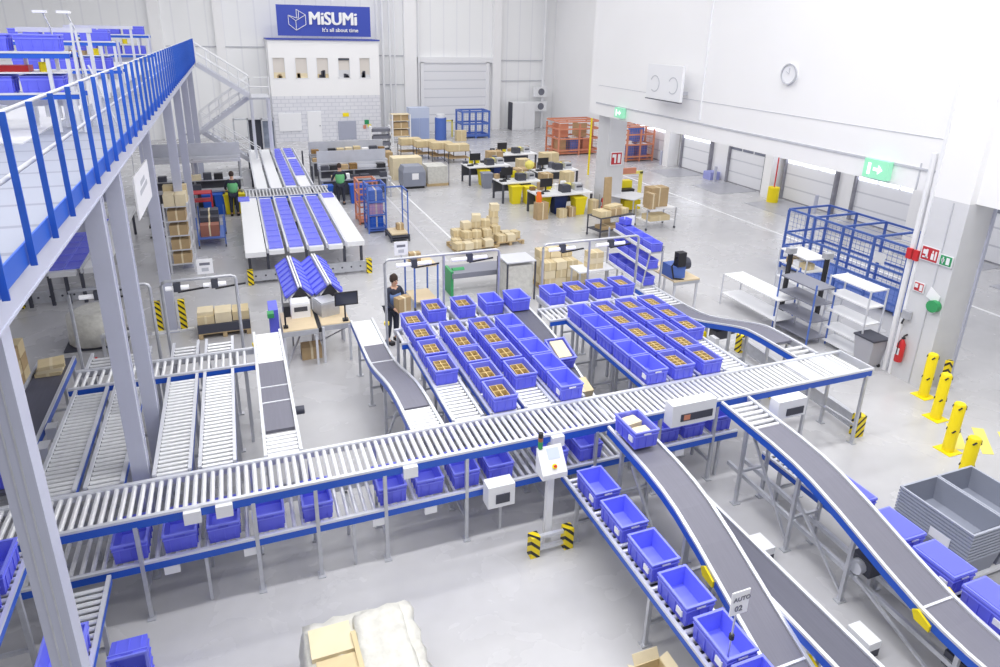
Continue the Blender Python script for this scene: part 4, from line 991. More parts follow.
# pallet left near
pallet('low pallet wrapped in dark film behind the fourth empty lane', -.72, 16.6, 1.2, .8)
tag(MB().box(-.6,.6,-.4,.4,0,.22,M.darkmetal).build('wrapped_layer', None, (-.72,16.6,.145)), 'grey wrapped layer on the low pallet behind the empty lanes', 'wrapped goods')
sp2 = [(-1.12,16.5,.366,.38,.5,.2,0),(-.72,16.5,.366,.38,.5,.26,0),(-.32,16.55,.366,.38,.5,.22,0),(-1.12,16.5,.567,.36,.4,.1,0)]
stack(lambda k: '%s on the low pallet behind the fourth empty lane' % ('left one','middle one','right one','flat top left one')[k], sp2, 'cartons on the low pallet')
t = thing('wrapped_bale', 'pale film wrapped bale behind the leftmost lane inside a tube frame', 'bale', (-3.55,16.9,0))
MB().tube([(0,0,.06),(0,0,.1),(0,0,.75),(0,0,.85)],[.5,.62,.6,.4],M.film,16).build('bale', t); MB().box(-.65,.65,-.5,.5,0,.06,M.darkmetal).build('base', t)
pallet('pallet with cartons at the left picture edge', -5.0, 14.5, 1.0, 1.3)
sp3 = [(-4.8+i*.0, 14.1+j*.42, .145+q*.3, .5,.38,.29, 0) for i in range(1) for j in range(3) for q in range(3 if j else 2)]
stack(lambda k: 'layer %s, %s from the front of the stack at the left edge' % (lev[min(2,int((sp3[k][2]-.14)/.3))], ORD[int((sp3[k][1]-14.1)/.42+.5)]), sp3, 'cartons at the left picture edge', m=(M.card3,M.card))
for k in range(3): box_obj('package', 'flat yellowish package on the dark left belt, %s' % ('bottom one','middle one','top one')[k], 'package', -3.7+k*.02, 13.35, 1.005+k*.07, .42,.4,.068, M.card2 if k % 2 else M.card, k*.1, 'packages on the left belt')
pallet('pallet of cartons behind the right block of bins', 8.7, 17.0, 1.4, 1.0)
sp4 = [(8.2+i*.36, 16.7+j*.4, .145+q*.25, .34,.38,.24, random.uniform(-.05,.05)) for i in range(4) for j in range(2) for q in range(2+(i < 3)*j+(i in (0,1,2)))]
stack(lambda k: '%s layer, %s from the left, %s row behind the right block' % (lev[min(4,int((sp4[k][2]-.14)/.25))], ORD[int((sp4[k][0]-8.2)/.36+.5)], 'front' if sp4[k][1] < 16.9 else 'rear'), sp4, 'cartons on the pallet behind the right block')
for k in range(3): box_obj('carton', 'tan carton on the small white side table, %s' % ('bottom','middle','top')[k], 'box', 9.2, 15.8, .905+k*.16, .42,.36,.155, M.card2 if k==1 else M.card, 0, 'cartons on the side table')
t = thing('wrapped_pallet_load', 'large film wrapped load of pale cartons on the floor at the front', 'wrapped load', (.75,5.4,0))
MB().box(-.02,1.4,4.7,6.1,0,.1,M.pallet).build('base', t, world=True)
def film_hull(x0, x1, y0, y1, z0, z1, n=9, amp=.03, seed=3):
    rnd = random.Random(seed); bm = bmesh.new(); bmesh.ops.create_cube(bm, size=1); bmesh.ops.subdivide_edges(bm, edges=bm.edges[:], cuts=n, use_grid_fill=True)
    for v in bm.verts:
        r_ = (abs(v.co.x)*2)**6+(abs(v.co.y)*2)**6+(abs(v.co.z)*2)**6; k = 1/max(1, r_)**.06
        v.co *= k; f_ = 1-.1*(v.co.z+.5)
        v.co = Vector(((x0+x1)/2+v.co.x*(x1-x0)*f_, (y0+y1)/2+v.co.y*(y1-y0)*f_, (z0+z1)/2+v.co.z*(z1-z0)))+Vector([rnd.uniform(-amp,amp) for _ in range(3)])
    vs = [tuple(v.co) for v in bm.verts]; fs = [[v.index for v in f.verts] for f in bm.faces]; bm.free(); return vs, fs
mb = MB(); mb.add(*film_hull(.06,1.44,4.75,6.1,.1,.93), M.film, True); mb.add(*film_hull(.66,1.26,4.8,6.0,.8,.99,7,.015,5), M.film, True); mb.build('film', t, world=True)
MB().box(.2,.64,5.5,5.88,.88,.975,M.card2).build('carton', t, world=True); MB().box(.24,.68,4.8,5.46,.86,.97,M.card).build('carton', t, world=True)
MB().bar((.69,4.8,.96),(.66,5.7,.97),.05,.06,M.card).build('carton', t, world=True)
t = thing('open_carton', 'open empty carton with raised flaps on the floor at the front', 'box', (3.88,4.62,0))
mb = MB()
w, l, h = .17, .15, .3
mb.box(-w,w,-l,l,0,.01,M.card).box(-w,w,-l,-l+.01,0,h,M.card).box(-w,w,l-.01,l,0,h,M.card).box(-w,-w+.01,-l,l,0,h,M.card).box(w-.01,w,-l,l,0,h,M.card)
mb.build('carton_body', t)
MB().hexa([(-w,l,h),(w,l,h),(w,l+.005,h),(-w,l+.005,h),(-w,l+.07,h+.1),(w,l+.07,h+.1),(w,l+.075,h+.1),(-w,l+.075,h+.1)], M.card2).build('flap', t)
MB().hexa([(w,-l,h),(w+.1,-l,h+.06),(w+.1,l,h+.06),(w,l,h),(w,-l,h+.006),(w+.1,-l,h+.066),(w+.1,l,h+.066),(w,l,h+.006)], M.card2).build('flap', t)
MB().hexa([(-w-.1,-l,h+.06),(-w,-l,h),(-w,l,h),(-w-.1,l,h+.06),(-w-.1,-l,h+.066),(-w,-l,h+.006),(-w,l,h+.006),(-w-.1,l,h+.066)], M.card2).build('flap', t)

# ------------------------------------------------------------------ right side: shelves, cage, bollards, tubs
def shelf(label, x, y, w, l, h, levels, mpost, mshelf, rz, casters=False, post=.03, group=None, deep=.03):
    t = thing('shelf_rack', label, 'shelf', (x,y,0), rz, group)
    for a in (-w/2,w/2):
        for b in (-l/2,l/2): MB().box(a-post/2,a+post/2,b-post/2,b+post/2,0,h,mpost).build('post', t)
    for z in levels: MB().box(-w/2,w/2,-l/2,l/2,z-deep,z,mshelf).build('shelf_board', t)
    return t
shelf('blue framed rack with dark shelves, left of the white shelf', 12.95, 11.75, .62, 1.15, 1.62, (.2,.65,1.1,1.5), M.steelblue, M.rack, 0)
shelf('white shelf rack with five boards behind the end of the long conveyor', 13.5+.05, 10.75, .72, 1.35, 1.85, (.2,.62,1.05,1.45,1.84), M.alu, M.white, -.12, deep=.04) if False else None
shelf('white shelf rack with five boards behind the end of the long conveyor', 13.42, 10.72, .52, 1.14, 1.8, (.15,.5,.95,1.38,1.79), M.alu, M.white, 0, deep=.035)
shelf('long low white table with a lower board behind the rising belt', 12.78, 13.12, .66, 2.1, .9, (.35,.9), M.alu, M.white, .0)
t = shelf('rack with white top board and boxes in front of the blue cage', 14.35, 13.3, .7, 1.1, 1.6, (.8,1.25,1.6), M.alu, M.white, -.1)
for k in range(3): box_obj('carton', 'small carton on the rack in front of the blue cage, %s from the left' % ORD[k], 'box', 14.2+k*.02, 13.0+k*.27, 1.26, .3,.22,.16, (M.card,M.paper,M.card3)[k], 0, 'small cartons on the rack by the cage')
for k, (x, y) in enumerate(((13.6,13.05),(14.2,12.4))):
    t = thing('stand_column', 'black scale column with grey head beside the rack by the cage, %s one' % ('left','right')[k], 'stand', (x,y,0))
    MB().box(-.05,.05,-.04,.04,0,1.75,M.black).build('column', t); MB().box(-.12,.12,-.08,.08,1.75,1.9,M.zinc).build('head', t)
def cage(label, x0, x1, y0, y1, h, m, mm, nbx, nby, levels, group=None, name='mesh_cage', r=.03):
    t = thing(name, label, 'cage', ((x0+x1)/2,(y0+y1)/2,0), group=group)
    xs = [x0+(x1-x0)*i/nbx for i in range(nbx+1)]; ys = [y0+(y1-y0)*i/nby for i in range(nby+1)]
    for x in xs:
        for y in ys:
            if x in (x0,x1) or y in (y0,y1): MB().box(x-r,x+r,y-r,y+r,0,h,m).build('post', t, world=True)
    mb = MB()
    for z in levels:
        for x in (x0,x1): mb.box(x-r*.8,x+r*.8,y0,y1,z-r,z+r,m)
        for y in ys: mb.box(x0,x1,y-r*.8,y+r*.8,z-r,z+r,m) if z > h*.9 or y in (y0,y1) else None
    mb.build('cross_rails', t, world=True)
    mb = MB(); d = .15; rr = .0035
    n = int((y1-y0)/d)
    for k in range(n): mb.box(x0-rr,x0+rr,y0+k*d-rr,y0+k*d+rr,.1,h,m)
    for k in range(int(h/d)): mb.box(x0-rr,x0+rr,y0,y1,.1+k*d-rr,.1+k*d+rr,m); mb.box(x0,x1,y0-rr,y0+rr,.1+k*d-rr,.1+k*d+rr,m); mb.box(x1-rr,x1+rr,y0,y1,.1+k*d-rr,.1+k*d+rr,m)
    for k in range(int((x1-x0)/d)): mb.box(x0+k*d-rr,x0+k*d+rr,y0-rr,y0+rr,.1,h,m)
    mb.build('wire_mesh', t, world=True)
    MB().box(x0,x1,y0,y1,.08,.12,m).build('floor_plate', t, world=True)
    return t
cage('large blue mesh cage trolley beside the right pillar', 16.5, 18.2, 11.9, 16.2, 1.95, M.steelblue, None, 2, 4, (.3,.75,1.2,1.97)) 
tag(MB().box(-.005,0,-.18,.18,0,.3,M.paper).build('cage_notice', None, (16.468,12.7,1.3)), 'white notice on the front of the large blue cage', 'notice')
t = thing('waste_container', 'grey wheeled waste container beside the white shelf', 'waste container', (13.3,10.0,0), 0)
MB().hexa([(-.18,-.2,.06),(.18,-.2,.06),(.18,.2,.06),(-.18,.2,.06),(-.24,-.26,.7),(.24,-.26,.7),(.24,.26,.7),(-.24,.26,.7)], mat('grey_bin_plastic',(178,178,186),.5)).build('container_body', t)
MB().box(-.26,.26,-.28,.28,.7,.74,M.darkmetal).build('lid', t)
for a in (-.15,.15):
    for b in (-.2,.2): MB().tube([(a-.02,b,.04),(a+.02,b,.04)],.04,M.black,10).build('wheel', t)
for k, (x, y) in enumerate(((13.24,8.5),(12.66,7.78),(11.82,6.9),(10.98,6.05))):
    t = thing('bollard', 'yellow bollard with black bands, %s from the pillar' % ORD[k], 'bollard', (x,y,0), group='yellow bollards at the right')
    MB().tube([(0,0,.0),(0,0,.97),(0,0,1.0)],[.1,.1,.08],M.yellow,20).build('tube', t); MB().box(-.17,.17,-.17,.17,0,.015,M.yellow).build('base_plate', t)
    mb = MB()
    for z in (.42,.9):
        for q in range(4):
            a = q*math.pi/2+.5; mb.tube([(.0,0,z),(0,0,z+.035)] if False else [(.099*math.cos(a),.099*math.sin(a),z),(.099*math.cos(a+.45),.099*math.sin(a+.45),z+.06)], .016, M.black, 6)
    mb.build('band', t)
tag(MB().box(-.06,.06,-.05,.05,0,.75,M.hazard).build('guard_post', None, (13.8,8.5,0)), 'short hazard striped post behind the first bollard', 'guard post')
# grey tub stacks
def tub_mesh():
    w, l, h = .38, .56, .36; mb = MB()
    O = [(-w+.06,-l+.06,0),(w-.06,-l+.06,0),(w-.06,l-.06,0),(-w+.06,l-.06,0),(-w+.01,-l+.01,h),(w-.01,-l+.01,h),(w-.01,l-.01,h),(-w+.01,l-.01,h)]
    I = [(x*.95,y*.95,z+.02 if z == 0 else z) for x,y,z in O]
    mb.add(O, [(0,3,2,1),(0,1,5,4),(1,2,6,5),(2,3,7,6),(3,0,4,7)], M.tub); mb.add(I, [(0,1,2,3),(0,4,5,1),(1,5,6,2),(2,6,7,3),(3,7,4,0)], M.tub)
    for (x0,x1,y0,y1) in ((-w,w,-l,-l+.03),(-w,w,l-.03,l),(-w,-w+.03,-l+.03,l-.03),(w-.03,w,-l+.03,l-.03)): mb.box(x0,x1,y0,y1,h-.03,h,M.tubrim)
    return mb
t0 = thing('grey_tub', '', 'tub', (0,0,0)); tub_mesh().build('tub_body', t0); PTub = Proto(t0)
for s, x in ((0,9.14),(1,9.91)):
    for k in range(9):
        PTub.put((x, 5.05, .12+k*.055), 'grey nesting tub, %s from the bottom of the %s stack at the right edge' % (ORD[k], ('left','right')[s]), 0, 'nested grey tubs')
t = thing('tub_trolley', 'white wheeled base under the grey tub stacks', 'trolley', (9.5,5.05,0))
MB().box(-.75,.8,-.55,.55,.07,.115,M.white).build('base', t)
for a in (-.65,.7):
    for b in (-.45,.45): MB().tube([(a-.02,b,.035),(a+.02,b,.035)],.035,M.black,8).build('wheel', t)
tag(MB().box(-.15,.15,-.004,.004,0,.14,M.paper).build('tub_notice', None, (8.755,4.9,.5), -math.pi/2), 'white label sheet on the left grey tub stack', 'notice')
for k, (x, y) in enumerate(((6.62,5.95),(6.7,4.25))):
    t = thing('drive_unit', 'small white box unit on a bracket between the belts, %s one' % ('rear','front')[k], 'drive unit', (x,y,0))
    MB().box(-.1,.1,-.16,.16,.12,.24,M.white).build('housing', t); MB().box(-.1,.1,-.16,.16,.0,.12,M.darkmetal).build('foot', t)

# ------------------------------------------------------------------ middle: trolleys, cages, desks
def trolley(label, x, y, w, l, h, m, top, rz=0., levels=(.25,.85), group=None):
    t = thing('trolley', label, 'trolley', (x,y,0), rz, group)
    for a in (-w/2,w/2):
        for b in (-l/2,l/2):
            MB().box(a-.02,a+.02,b-.02,b+.02,.1,h,m).build('post', t); MB().tube([(a-.02,b,.05),(a+.02,b,.05)],.05,M.darkmetal,8).build('wheel', t)
    for z in levels: MB().box(-w/2,w/2,-l/2,l/2,z-.03,z,top).build('shelf_board', t)
    return t
trolley('tall trolley with pale wooden base board in the aisle', 4.4, 16.8, .65, .9, 1.25, M.steelblue, M.wood, .05, (.25,1.25))
box_obj('carton', 'small brown box on top of the tall trolley in the aisle', 'box', 4.2, 16.7, 1.251, .3,.2,.3, M.card3)
trolley('dark trolley with cartons on two levels right of the desks', 12.95, 21.2, 1.6, .75, .8, M.darkmetal, M.darkmetal, .18, (.3,.8))
trolley('grey trolley with cartons at the right of the dark one', 15.2, 21.6, 1.3, .8, .85, M.zinc, M.white, .0, (.35,.85))
spz = [(12.45,21.05,.801,.5,.5,.22,.2),(12.95,21.15,.801,.5,.45,.25,.15),(13.4,21.25,.801,.4,.4,.2,.3),(12.7,21.1,.301,.7,.45,.12,.1),(13.3,21.2,.301,.6,.45,.1,.2),(15.2,21.7,.851,.8,.5,.75,0),(15.15,21.5,.351,.9,.6,.2,0),(14.75,21.4,.851,.25,.45,.6,0),(13.0,21.2,1.052,.7,.35,.1,.4)]
stack(lambda k: ['left on the top of the dark trolley','in the middle on top of the dark trolley','at the right on top of the dark trolley','left on the lower board of the dark trolley','right on the lower board of the dark trolley','tall upright one on the grey trolley','flat one on the lower board of the grey trolley','narrow one left on the grey trolley','flat sheet on top of the dark trolley load'][k], spz, 'cartons on the trolleys', m=(M.card,M.card3))
t = thing('leaning_boards', 'tall brown board leaning upright behind the dark trolley', 'board', (13.3,22.3,0))
mb = MB(); mb.hexa([(-.1,-.2,0),(.2,-.2,0),(.2,.0,0),(-.1,.0,0),(.05,.2,1.9),(.35,.2,1.9),(.35,.28,1.9),(.05,.28,1.9)], M.card3); mb.build('board', t)
t = thing('safety_barrier', 'yellow barrier frame standing behind the trolleys', 'barrier', (16.7,26.3,0))
MB().box(-.9,-.8,-.05,.05,0,1.2,M.yellow2).build('post', t); MB().box(.7,.85,-.05,.05,0,1.2,M.yellow2).build('post', t); MB().box(-.9,.85,-.05,.05,1.1,1.22,M.yellow2).build('top_bar', t)
t = thing('pallet_truck', 'yellow and black order picker truck behind the leaning board', 'truck', (15.6,24.4,0))
MB().box(-.4,.4,-.5,.5,.1,.5,M.yellow).box(-.35,.35,.2,.5,.5,1.2,M.ybin).build('body', t); MB().box(-.3,.3,-.1,.2,.5,.9,M.black).build('operator_panel', t); MB().box(-.2,.5,.2,.3,1.5,1.75,M.orange).box(-.35,-.3,.2,.3,1.0,1.75,M.darkmetal).build('flag_board', t)
trolley('low grey table of folded sheets behind the trolleys', 15.2, 23.9, 1.4, 1.6, .8, M.zinc, M.concrete, .5, (.8,))
# mesh roll cages
cage('blue mesh roll cage filled with boxes left in the aisle', 4.3, 4.95, 23.9, 24.7, 1.85, M.steelblue, None, 1, 1, (.2,.7,1.2,1.82), name='roll_cage', r=.025)
for k in range(3): box_obj('carton', 'box inside the filled blue roll cage, %s' % ('bottom','middle','top')[k], 'box', 4.62, 24.3, .125+k*.5, .5,.6,.49, (M.bbin,M.redwhite,M.steelblue)[k] if k != 1 else mat('mauve_pack',(190,150,185)), 0, 'boxes in the blue roll cage')
t = cage('open blue roll cage trolley with wooden base in the aisle', 4.85, 5.5, 22.6, 23.5, .25, M.darkmetal, None, 1, 1, (.2,), name='roll_cage', r=.03)
for x in (4.87,5.48): MB().box(x-.02,x+.02,23.45,23.5,.2,1.85,M.steelblue).build('post', t, world=True)
MB().box(5.46,5.5,22.62,22.66,.2,1.85,M.steelblue).box(5.46,5.5,22.62,23.5,1.8,1.85,M.steelblue).box(4.87,5.5,23.46,23.5,1.8,1.85,M.steelblue).box(5.47,5.49,22.62,23.5,1.0,1.03,M.steelblue).build('side_frame', t, world=True)
MB().box(4.87,5.48,22.62,23.45,.25,.3,M.wood).build('deck', t, world=True)
box_obj('carton', 'small carton on the open roll cage trolley', 'box', 5.3, 23.2, .301, .25,.25,.22, M.card3)
cage('orange mesh roll cage behind the blue one in the aisle', 4.2, 4.9, 25.2, 26.1, 1.7, M.orange, None, 1, 1, (.2,.7,1.2,1.68), name='roll_cage', r=.03)
# dark plastic crate, wrapped pallet, cartons behind
t = thing('pallet_box', 'dark grey plastic pallet box with white label behind the cages', 'pallet box', (7.8,31.2,0))
MB().box(-.55,.55,-.5,.5,.12,.8,M.tub).hexa([(-.55,-.5,.8),(.55,-.5,.8),(.55,.5,.8),(-.55,.5,.8),(-.45,-.3,1.05),(.45,-.3,1.05),(.45,.45,1.05),(-.45,.45,1.05)], M.tub).build('body', t)
MB().box(-.5,.5,-.45,.45,0,.12,M.black).build('foot', t); MB().box(-.12,.2,-.51,-.5,.45,.75,M.paper).build('label_plate', t)
t = thing('film_wrapped_pallet', 'white film wrapped pallet behind the dark pallet box', 'wrapped load', (9.05,31.6,0))
MB().box(-.5,.5,-.55,.55,.12,.95,M.film).build('load', t); MB().box(-.55,.55,-.6,.6,0,.12,M.pallet).build('base', t); MB().tube([(.55,-.6,0),(.55,-.6,1.1),(.5,.5,1.2)],.02,M.darkmetal,6).build('frame', t)
bigs = [(8.0,33.3,1.5,.9,1.1),(7.1,36.2,1.6,.8,.9),(9.8,39.6,1.3,.8,1.0),(10.5,38.6,1.3,.8,1.0),(11.2,37.7,1.3,.8,1.05),(11.9,36.8,1.3,.8,1.0)]
bigl = ['large carton directly behind the dark pallet box','large carton behind and left of the dark pallet box','tan long carton on a stand, farthest of the four right of the pallet box','tan long carton on a stand, second farthest of the four','tan long carton on a stand, second nearest of the four','tan long carton on a stand, nearest of the four']
for k, (x, y, w, l, h) in enumerate(bigs):
    if k < 2: box_obj('large_carton', bigl[k], 'box', x, y, 0, w, l, h, M.card3 if k else M.card2)
    else:
        trolley('stand under the long tan carton, %s of the four' % ('farthest','second farthest','second nearest','nearest')[k-2], x, y, w, l, .7, M.darkmetal, M.card3, 0, (.3,.7), 'stands under the long cartons')
        box_obj('large_carton', bigl[k], 'box', x, y, .701, w*.95, l*.95, .35, M.card, 0)
# desks with equipment, yellow and blue tubs
def tubbin(x, y, m, label, h=.75, w=.25, group='waste tubs'):
    t = thing('waste_tub', label, 'waste bin', (x,y,0), group=group)
    MB().hexa([(-w*.75,-w*.75,0),(w*.75,-w*.75,0),(w*.75,w*.75,0),(-w*.75,w*.75,0),(-w,-w,h),(w,-w,h),(w,w,h),(-w,w,h)], m).build('tub', t)
    MB().box(-w-.02,w+.02,-w-.02,w+.02,h,h+.05,m).build('lid', t)
def desk(label, x, y, w, l, rz, nm, items=True):
    t = thing('packing_desk', label, 'desk', (x,y,0), rz, 'white packing desks')
    MB().box(-w/2,w/2,-l/2,l/2,.86,.92,M.white).build('desk_top', t)
    for a in (-w/2+.05,w/2-.05):
        for b in (-l/2+.05,l/2-.05): MB().box(a-.04,a+.04,b-.04,b+.04,0,.86,M.darkmetal).build('leg', t)
    MB().box(-w/2+.05,w/2-.05,l/2-.1,l/2-.06,.3,.86,M.darkmetal).build('back_panel', t)
    ca, sa = math.cos(rz), math.sin(rz)
    def W(a, b): return (x+a*ca-b*sa, y+a*sa+b*ca)
    if items:
        px, py = W(-.25*w, .1); t2 = thing('computer_monitor', 'dark monitor on the %s' % nm, 'monitor', (px,py,.921), rz)
        MB().box(-.15,.15,-.1,.1,0,.02,M.black).box(-.03,.03,-.0,.04,.02,.3,M.black).build('stand', t2); MB().box(-.28,.28,-.03,.0,.2,.55,M.black).build('screen_panel', t2)
        px, py = W(.05*w, -.15); bevbox('label_printer', 'dark printer on the %s' % nm, 'printer', px, py, .921, .4,.4,.3, M.darkmetal, True, rz)
        px, py = W(.33*w, .05); bevbox('label_printer', 'pale printer on the %s' % nm, 'printer', px, py, .921, .38,.4,.28, M.zinc, True, rz)
        px, py = W(.2*w, .3); t3 = thing('paper_roll', 'yellow paper roll on the %s' % nm, 'paper roll', (px,py,.921)); MB().tube([(-.12,0,.13),(.12,0,.13)],.13,M.yellow2,14).build('roll', t3); 
        px, py = W(-.42*w,-.25); tag(MB().box(-.14,.14,-.1,.1,0,.06,M.black).build('keyboard', None, (px,py,.921), rz), 'black keyboard on the %s' % nm, 'keyboard')
def clutter(nm, x, y, w, n):
    for k in range(n):
        m = random.choice((M.card3,M.black,M.darkmetal,M.goods,M.card2,M.paper,M.ink,M.ybin))
        cn_ = {M.card3:'brown',M.black:'black',M.darkmetal:'dark grey',M.goods:'ochre',M.card2:'pale',M.paper:'white',M.ink:'grey',M.ybin:'yellow'}[m]
        tag(MB().box(-.11,.11,-.09,.09,0,.1+random.random()*.22,m).build('desk_box', None, (x-w/2+(k+.5)*w/n,y+.45,.921), random.uniform(-.4,.4)), '%s box along the back of the %s, %s from the left' % (cn_, nm, ORD[k]), 'box', 'boxes along the back of the desks')
for nm_, x_, y_, w_ in (('nearest white desk',12.55,24.75,2.5),('second desk',11.7,27.4,1.9),('third desk',11.6,31.2,2.2),('rear right desk',14.4,29.2,2.2),('farthest desk',14.2,34.0,2.4)): clutter(nm_, x_, y_-(.1 if 'rear' in nm_ else 0), w_, 7)
desk('white packing desk, the nearest of the row in front of the first pillar', 12.55, 24.75, 2.5, 1.2, .02, 'nearest white desk')
desk('white packing desk, second nearest of the row', 11.7, 27.4, 1.9, 1.2, .02, 'second desk')
desk('white packing desk, third of the row towards the back', 11.6, 31.2, 2.2, 1.2, .02, 'third desk')
desk('white packing desk, the rear right one by the orange racks', 14.4, 29.2, 2.2, 1.0, .02, 'rear right desk')
desk('white packing desk, farthest one near the back wall', 14.2, 34.0, 2.4, 1.2, .02, 'farthest desk')
tubbin(13.2, 24.3, M.ybin, 'bright yellow waste tub under the right end of the nearest desk', .7, .26)
tubbin(12.45, 24.7, M.navy, 'navy waste tub under the middle of the nearest desk', .8, .3); tubbin(11.85, 24.9, M.ybin, 'yellow waste tub under the left part of the nearest desk', .7, .26)
tubbin(11.35, 26.75, M.ybin, 'yellow waste tub in front of the second desk, left one', .75, .24); tubbin(11.95, 26.6, M.ybin, 'yellow waste tub in front of the second desk, right one', .72, .24)
tubbin(11.3, 30.7, M.ybin, 'yellow waste tub under the third desk', .7, .25); tubbin(12.1, 30.9, M.navy, 'navy waste tub under the third desk', .8, .28); tubbin(11.2, 30.0, M.tub, 'grey waste tub in front of the third desk', .7, .24)
spd = [(11.35,24.0,0,.5,.35,.7,.1),(12.3,24.0,0,.35,.3,.35,0),(12.75,24.05,0,.3,.3,.4,0),(13.75,24.0,0,.3,.35,.65,.1),(13.4,28.0,.0,.5,.6,1.0,0),(14.1,27.2,0,.5,.5,1.2,.1),(12.9,29.9,0,.7,.6,.9,0),(13.6,31.2,0,.6,.5,1.1,0),(12.8,33.2,0,.8,.6,1.2,0),(15.2,31.5,0,.9,.6,1.3,.0)]
stack(lambda k: ['standing at the left end of the nearest desk','small one under the nearest desk','second small one under the nearest desk','narrow one at the right end of the nearest desk','behind the second desk','beside the rear right desk','right of the third desk','between the third desk and the rear right desk','behind the third desk','behind the rear right desk'][k], spd, 'cartons around the desks', m=(M.card3,M.card))
t = thing('orange_jacket', 'orange work jacket hanging on the corner of the nearest desk', 'jacket', (11.28,24.1,.35))
MB().tube([(0,0,.75),(0,0,.55),(.02,0,.2),(0,0,0)],[.08,.13,.12,.09],M.orange if False else mat('vivid_orange_cloth',(245,120,50),.8),8).build('cloth', t)
t = thing('work_cap_lamp', 'round pale yellow lamp head above the second desk', 'lamp', (12.2,27.2,.92))
MB().tube([(0,0,0),(0,0,.6)],.02,M.zinc,6).build('stand', t); MB().tube([(0,0,.5),(0,0,.62),(0,0,.78),(0,0,.86)],[.12,.22,.2,.08],M.yellow2,12).build('head', t)

# ------------------------------------------------------------------ back area things
cage('orange rack stacked with goods at the back, left one', 18.6, 21.4, 37.2, 39.0, 1.9, M.orange, None, 2, 2, (.3,1.0,1.6,2.05), 'orange racks at the back', 'orange_rack', .045)
cage('orange rack stacked with goods seen right of the first pillar', 21.6, 23.4, 34.2, 36.0, 1.9, M.orange, None, 2, 2, (.3,1.0,1.6,2.05), 'orange racks at the back', 'orange_rack', .045)
for k, (x, y, z, m) in enumerate(((19.0,38,.125,M.card3),(19.9,38,.125,M.steelblue),(20.8,38,.125,M.orange),(19.1,38,1.05,M.orange),(20.4,38,1.05,M.card3),(22.0,34.9,.125,M.steelblue),(22.9,34.9,.125,M.steelblue),(22.7,35.1,1.1,M.steelblue))):
    tag(MB().box(-.3,.3,-.4,.4,0,.85,m).box(-.3,.3,-.4,.4,.85,.88,M.white).build('packed_crate', None, (x,y,z)), ['brown crate low at the left in the left orange rack','blue crate low in the middle of the left orange rack','orange crate low at the right in the left orange rack','orange crate on the upper level of the left orange rack','brown crate on the upper level of the left orange rack','blue crate low at the left in the right orange rack','blue crate low at the right in the right orange rack','blue crate on the upper level of the right orange rack'][k], 'crate', 'crates in the orange racks')
tag(MB().tube([(0,0,0),(0,0,3.0)],.05,M.yellow,8).build('yellow_pole', None, (17.6,31.5,0)), 'thin yellow pole in front of the orange rack', 'pole')
t = thing('white_cabinet', 'tall white double cabinet against the back wall', 'cabinet', (21.0,48.7,0)); MB().box(-.95,.95,-.4,.4,0,2.1,M.white).build('cabinet_body', t); MB().box(-.93,-.02,-.43,-.4,.05,2.05,M.white).build('cabinet_door', t); MB().box(.02,.93,-.43,-.4,.05,2.05,M.white).build('cabinet_door', t)
MB().box(-.97,-.95,-.42,.42,0,2.1,M.darkmetal).build('side_panel', t)
for k, z in enumerate((1.35,2.45)):
    t = thing('cooling_unit', 'white fan unit on the back wall, %s one' % ('lower','upper')[k], 'cooling unit', (22.6,48.9,z)); MB().box(-.5,.5,-.2,.3,0,.75,M.white).build('housing', t); MB().tube([(-.0,-.21,.38),(0,-.23,.38)],.26,M.ink,16).build('fan_grille', t)
t = thing('tool_cabinet', 'tall pale blue cabinet with glass doors right of the office', 'cabinet', (11.9,45.6,0)); MB().box(-.7,.7,-.4,.4,0,2.2,mat('pale_blue_cabinet',(196,206,230),.5)).build('cabinet_body', t); MB().box(-.66,-.02,-.43,-.4,.1,1.5,mat('door_glass_blue',(160,175,215),.3)).build('cabinet_door', t); MB().box(.02,.66,-.43,-.4,.1,1.5,bpy.data.materials['door_glass_blue']).build('cabinet_door', t)
t = thing('goods_rack', 'rack with brown goods right of the office block', 'rack', (10.4,44.6,0))
for a in (-.6,.6):
    for b in (-.4,.4): MB().box(a-.04,a+.04,b-.04,b+.04,0,1.9,M.white).build('post', t)
for z in (.5,1.0,1.5,1.9): MB().box(-.6,.6,-.4,.4,z-.03,z,M.card2).build('shelf_board', t)
for k in range(3): box_obj('carton', 'brown goods on the rack right of the office, %s board' % ('lowest','middle','upper')[k], 'box', 10.4, 44.6, .501+k*.5, 1.0,.6,.36, M.card3, 0, 'goods on the rack by the office')
t = thing('gas_cylinder_rack', 'blue upright drum with white top beside the pale blue cabinet', 'drum', (13.4,45.2,0)); MB().tube([(0,0,0),(0,0,1.5)],.4,M.steelblue,16).build('drum', t); MB().tube([(0,0,1.5),(0,0,1.75)],.3,M.white,16).build('cap', t)
t = thing('shelf_trolley', 'slim white shelf trolley with dark goods between office and cartons', 'trolley', (7.9,39.0,0))
for a in (-.55,.55): MB().box(a-.04,a+.04,-.3,.3,0,1.9,M.white).build('side_frame', t)
for z in (.4,.8,1.2,1.6): MB().box(-.55,.55,-.3,.3,z,z+.18,M.ink).build('goods_tray', t)
cage('blue mesh container at the back door', 15.0, 17.0, 45.2, 46.6, 1.9, M.steelblue, None, 2, 1, (.2,1.0,1.85), name='mesh_container', r=.06)
box_obj('carton', 'small carton standing before the blue mesh container', 'box', 14.6, 44.4, 0, .7,.5,.7, M.card)
t = thing('yellow_stand', 'yellow frame stand beside the blue drum at the back', 'stand', (14.3,46.2,0)); MB().box(-.3,-.2,-.05,.05,0,1.2,M.yellow2).build('post', t); MB().box(.2,.3,-.05,.05,0,1.2,M.yellow2).build('post', t); MB().box(-.3,.3,-.05,.05,1.1,1.2,M.yellow2).build('top_bar', t)
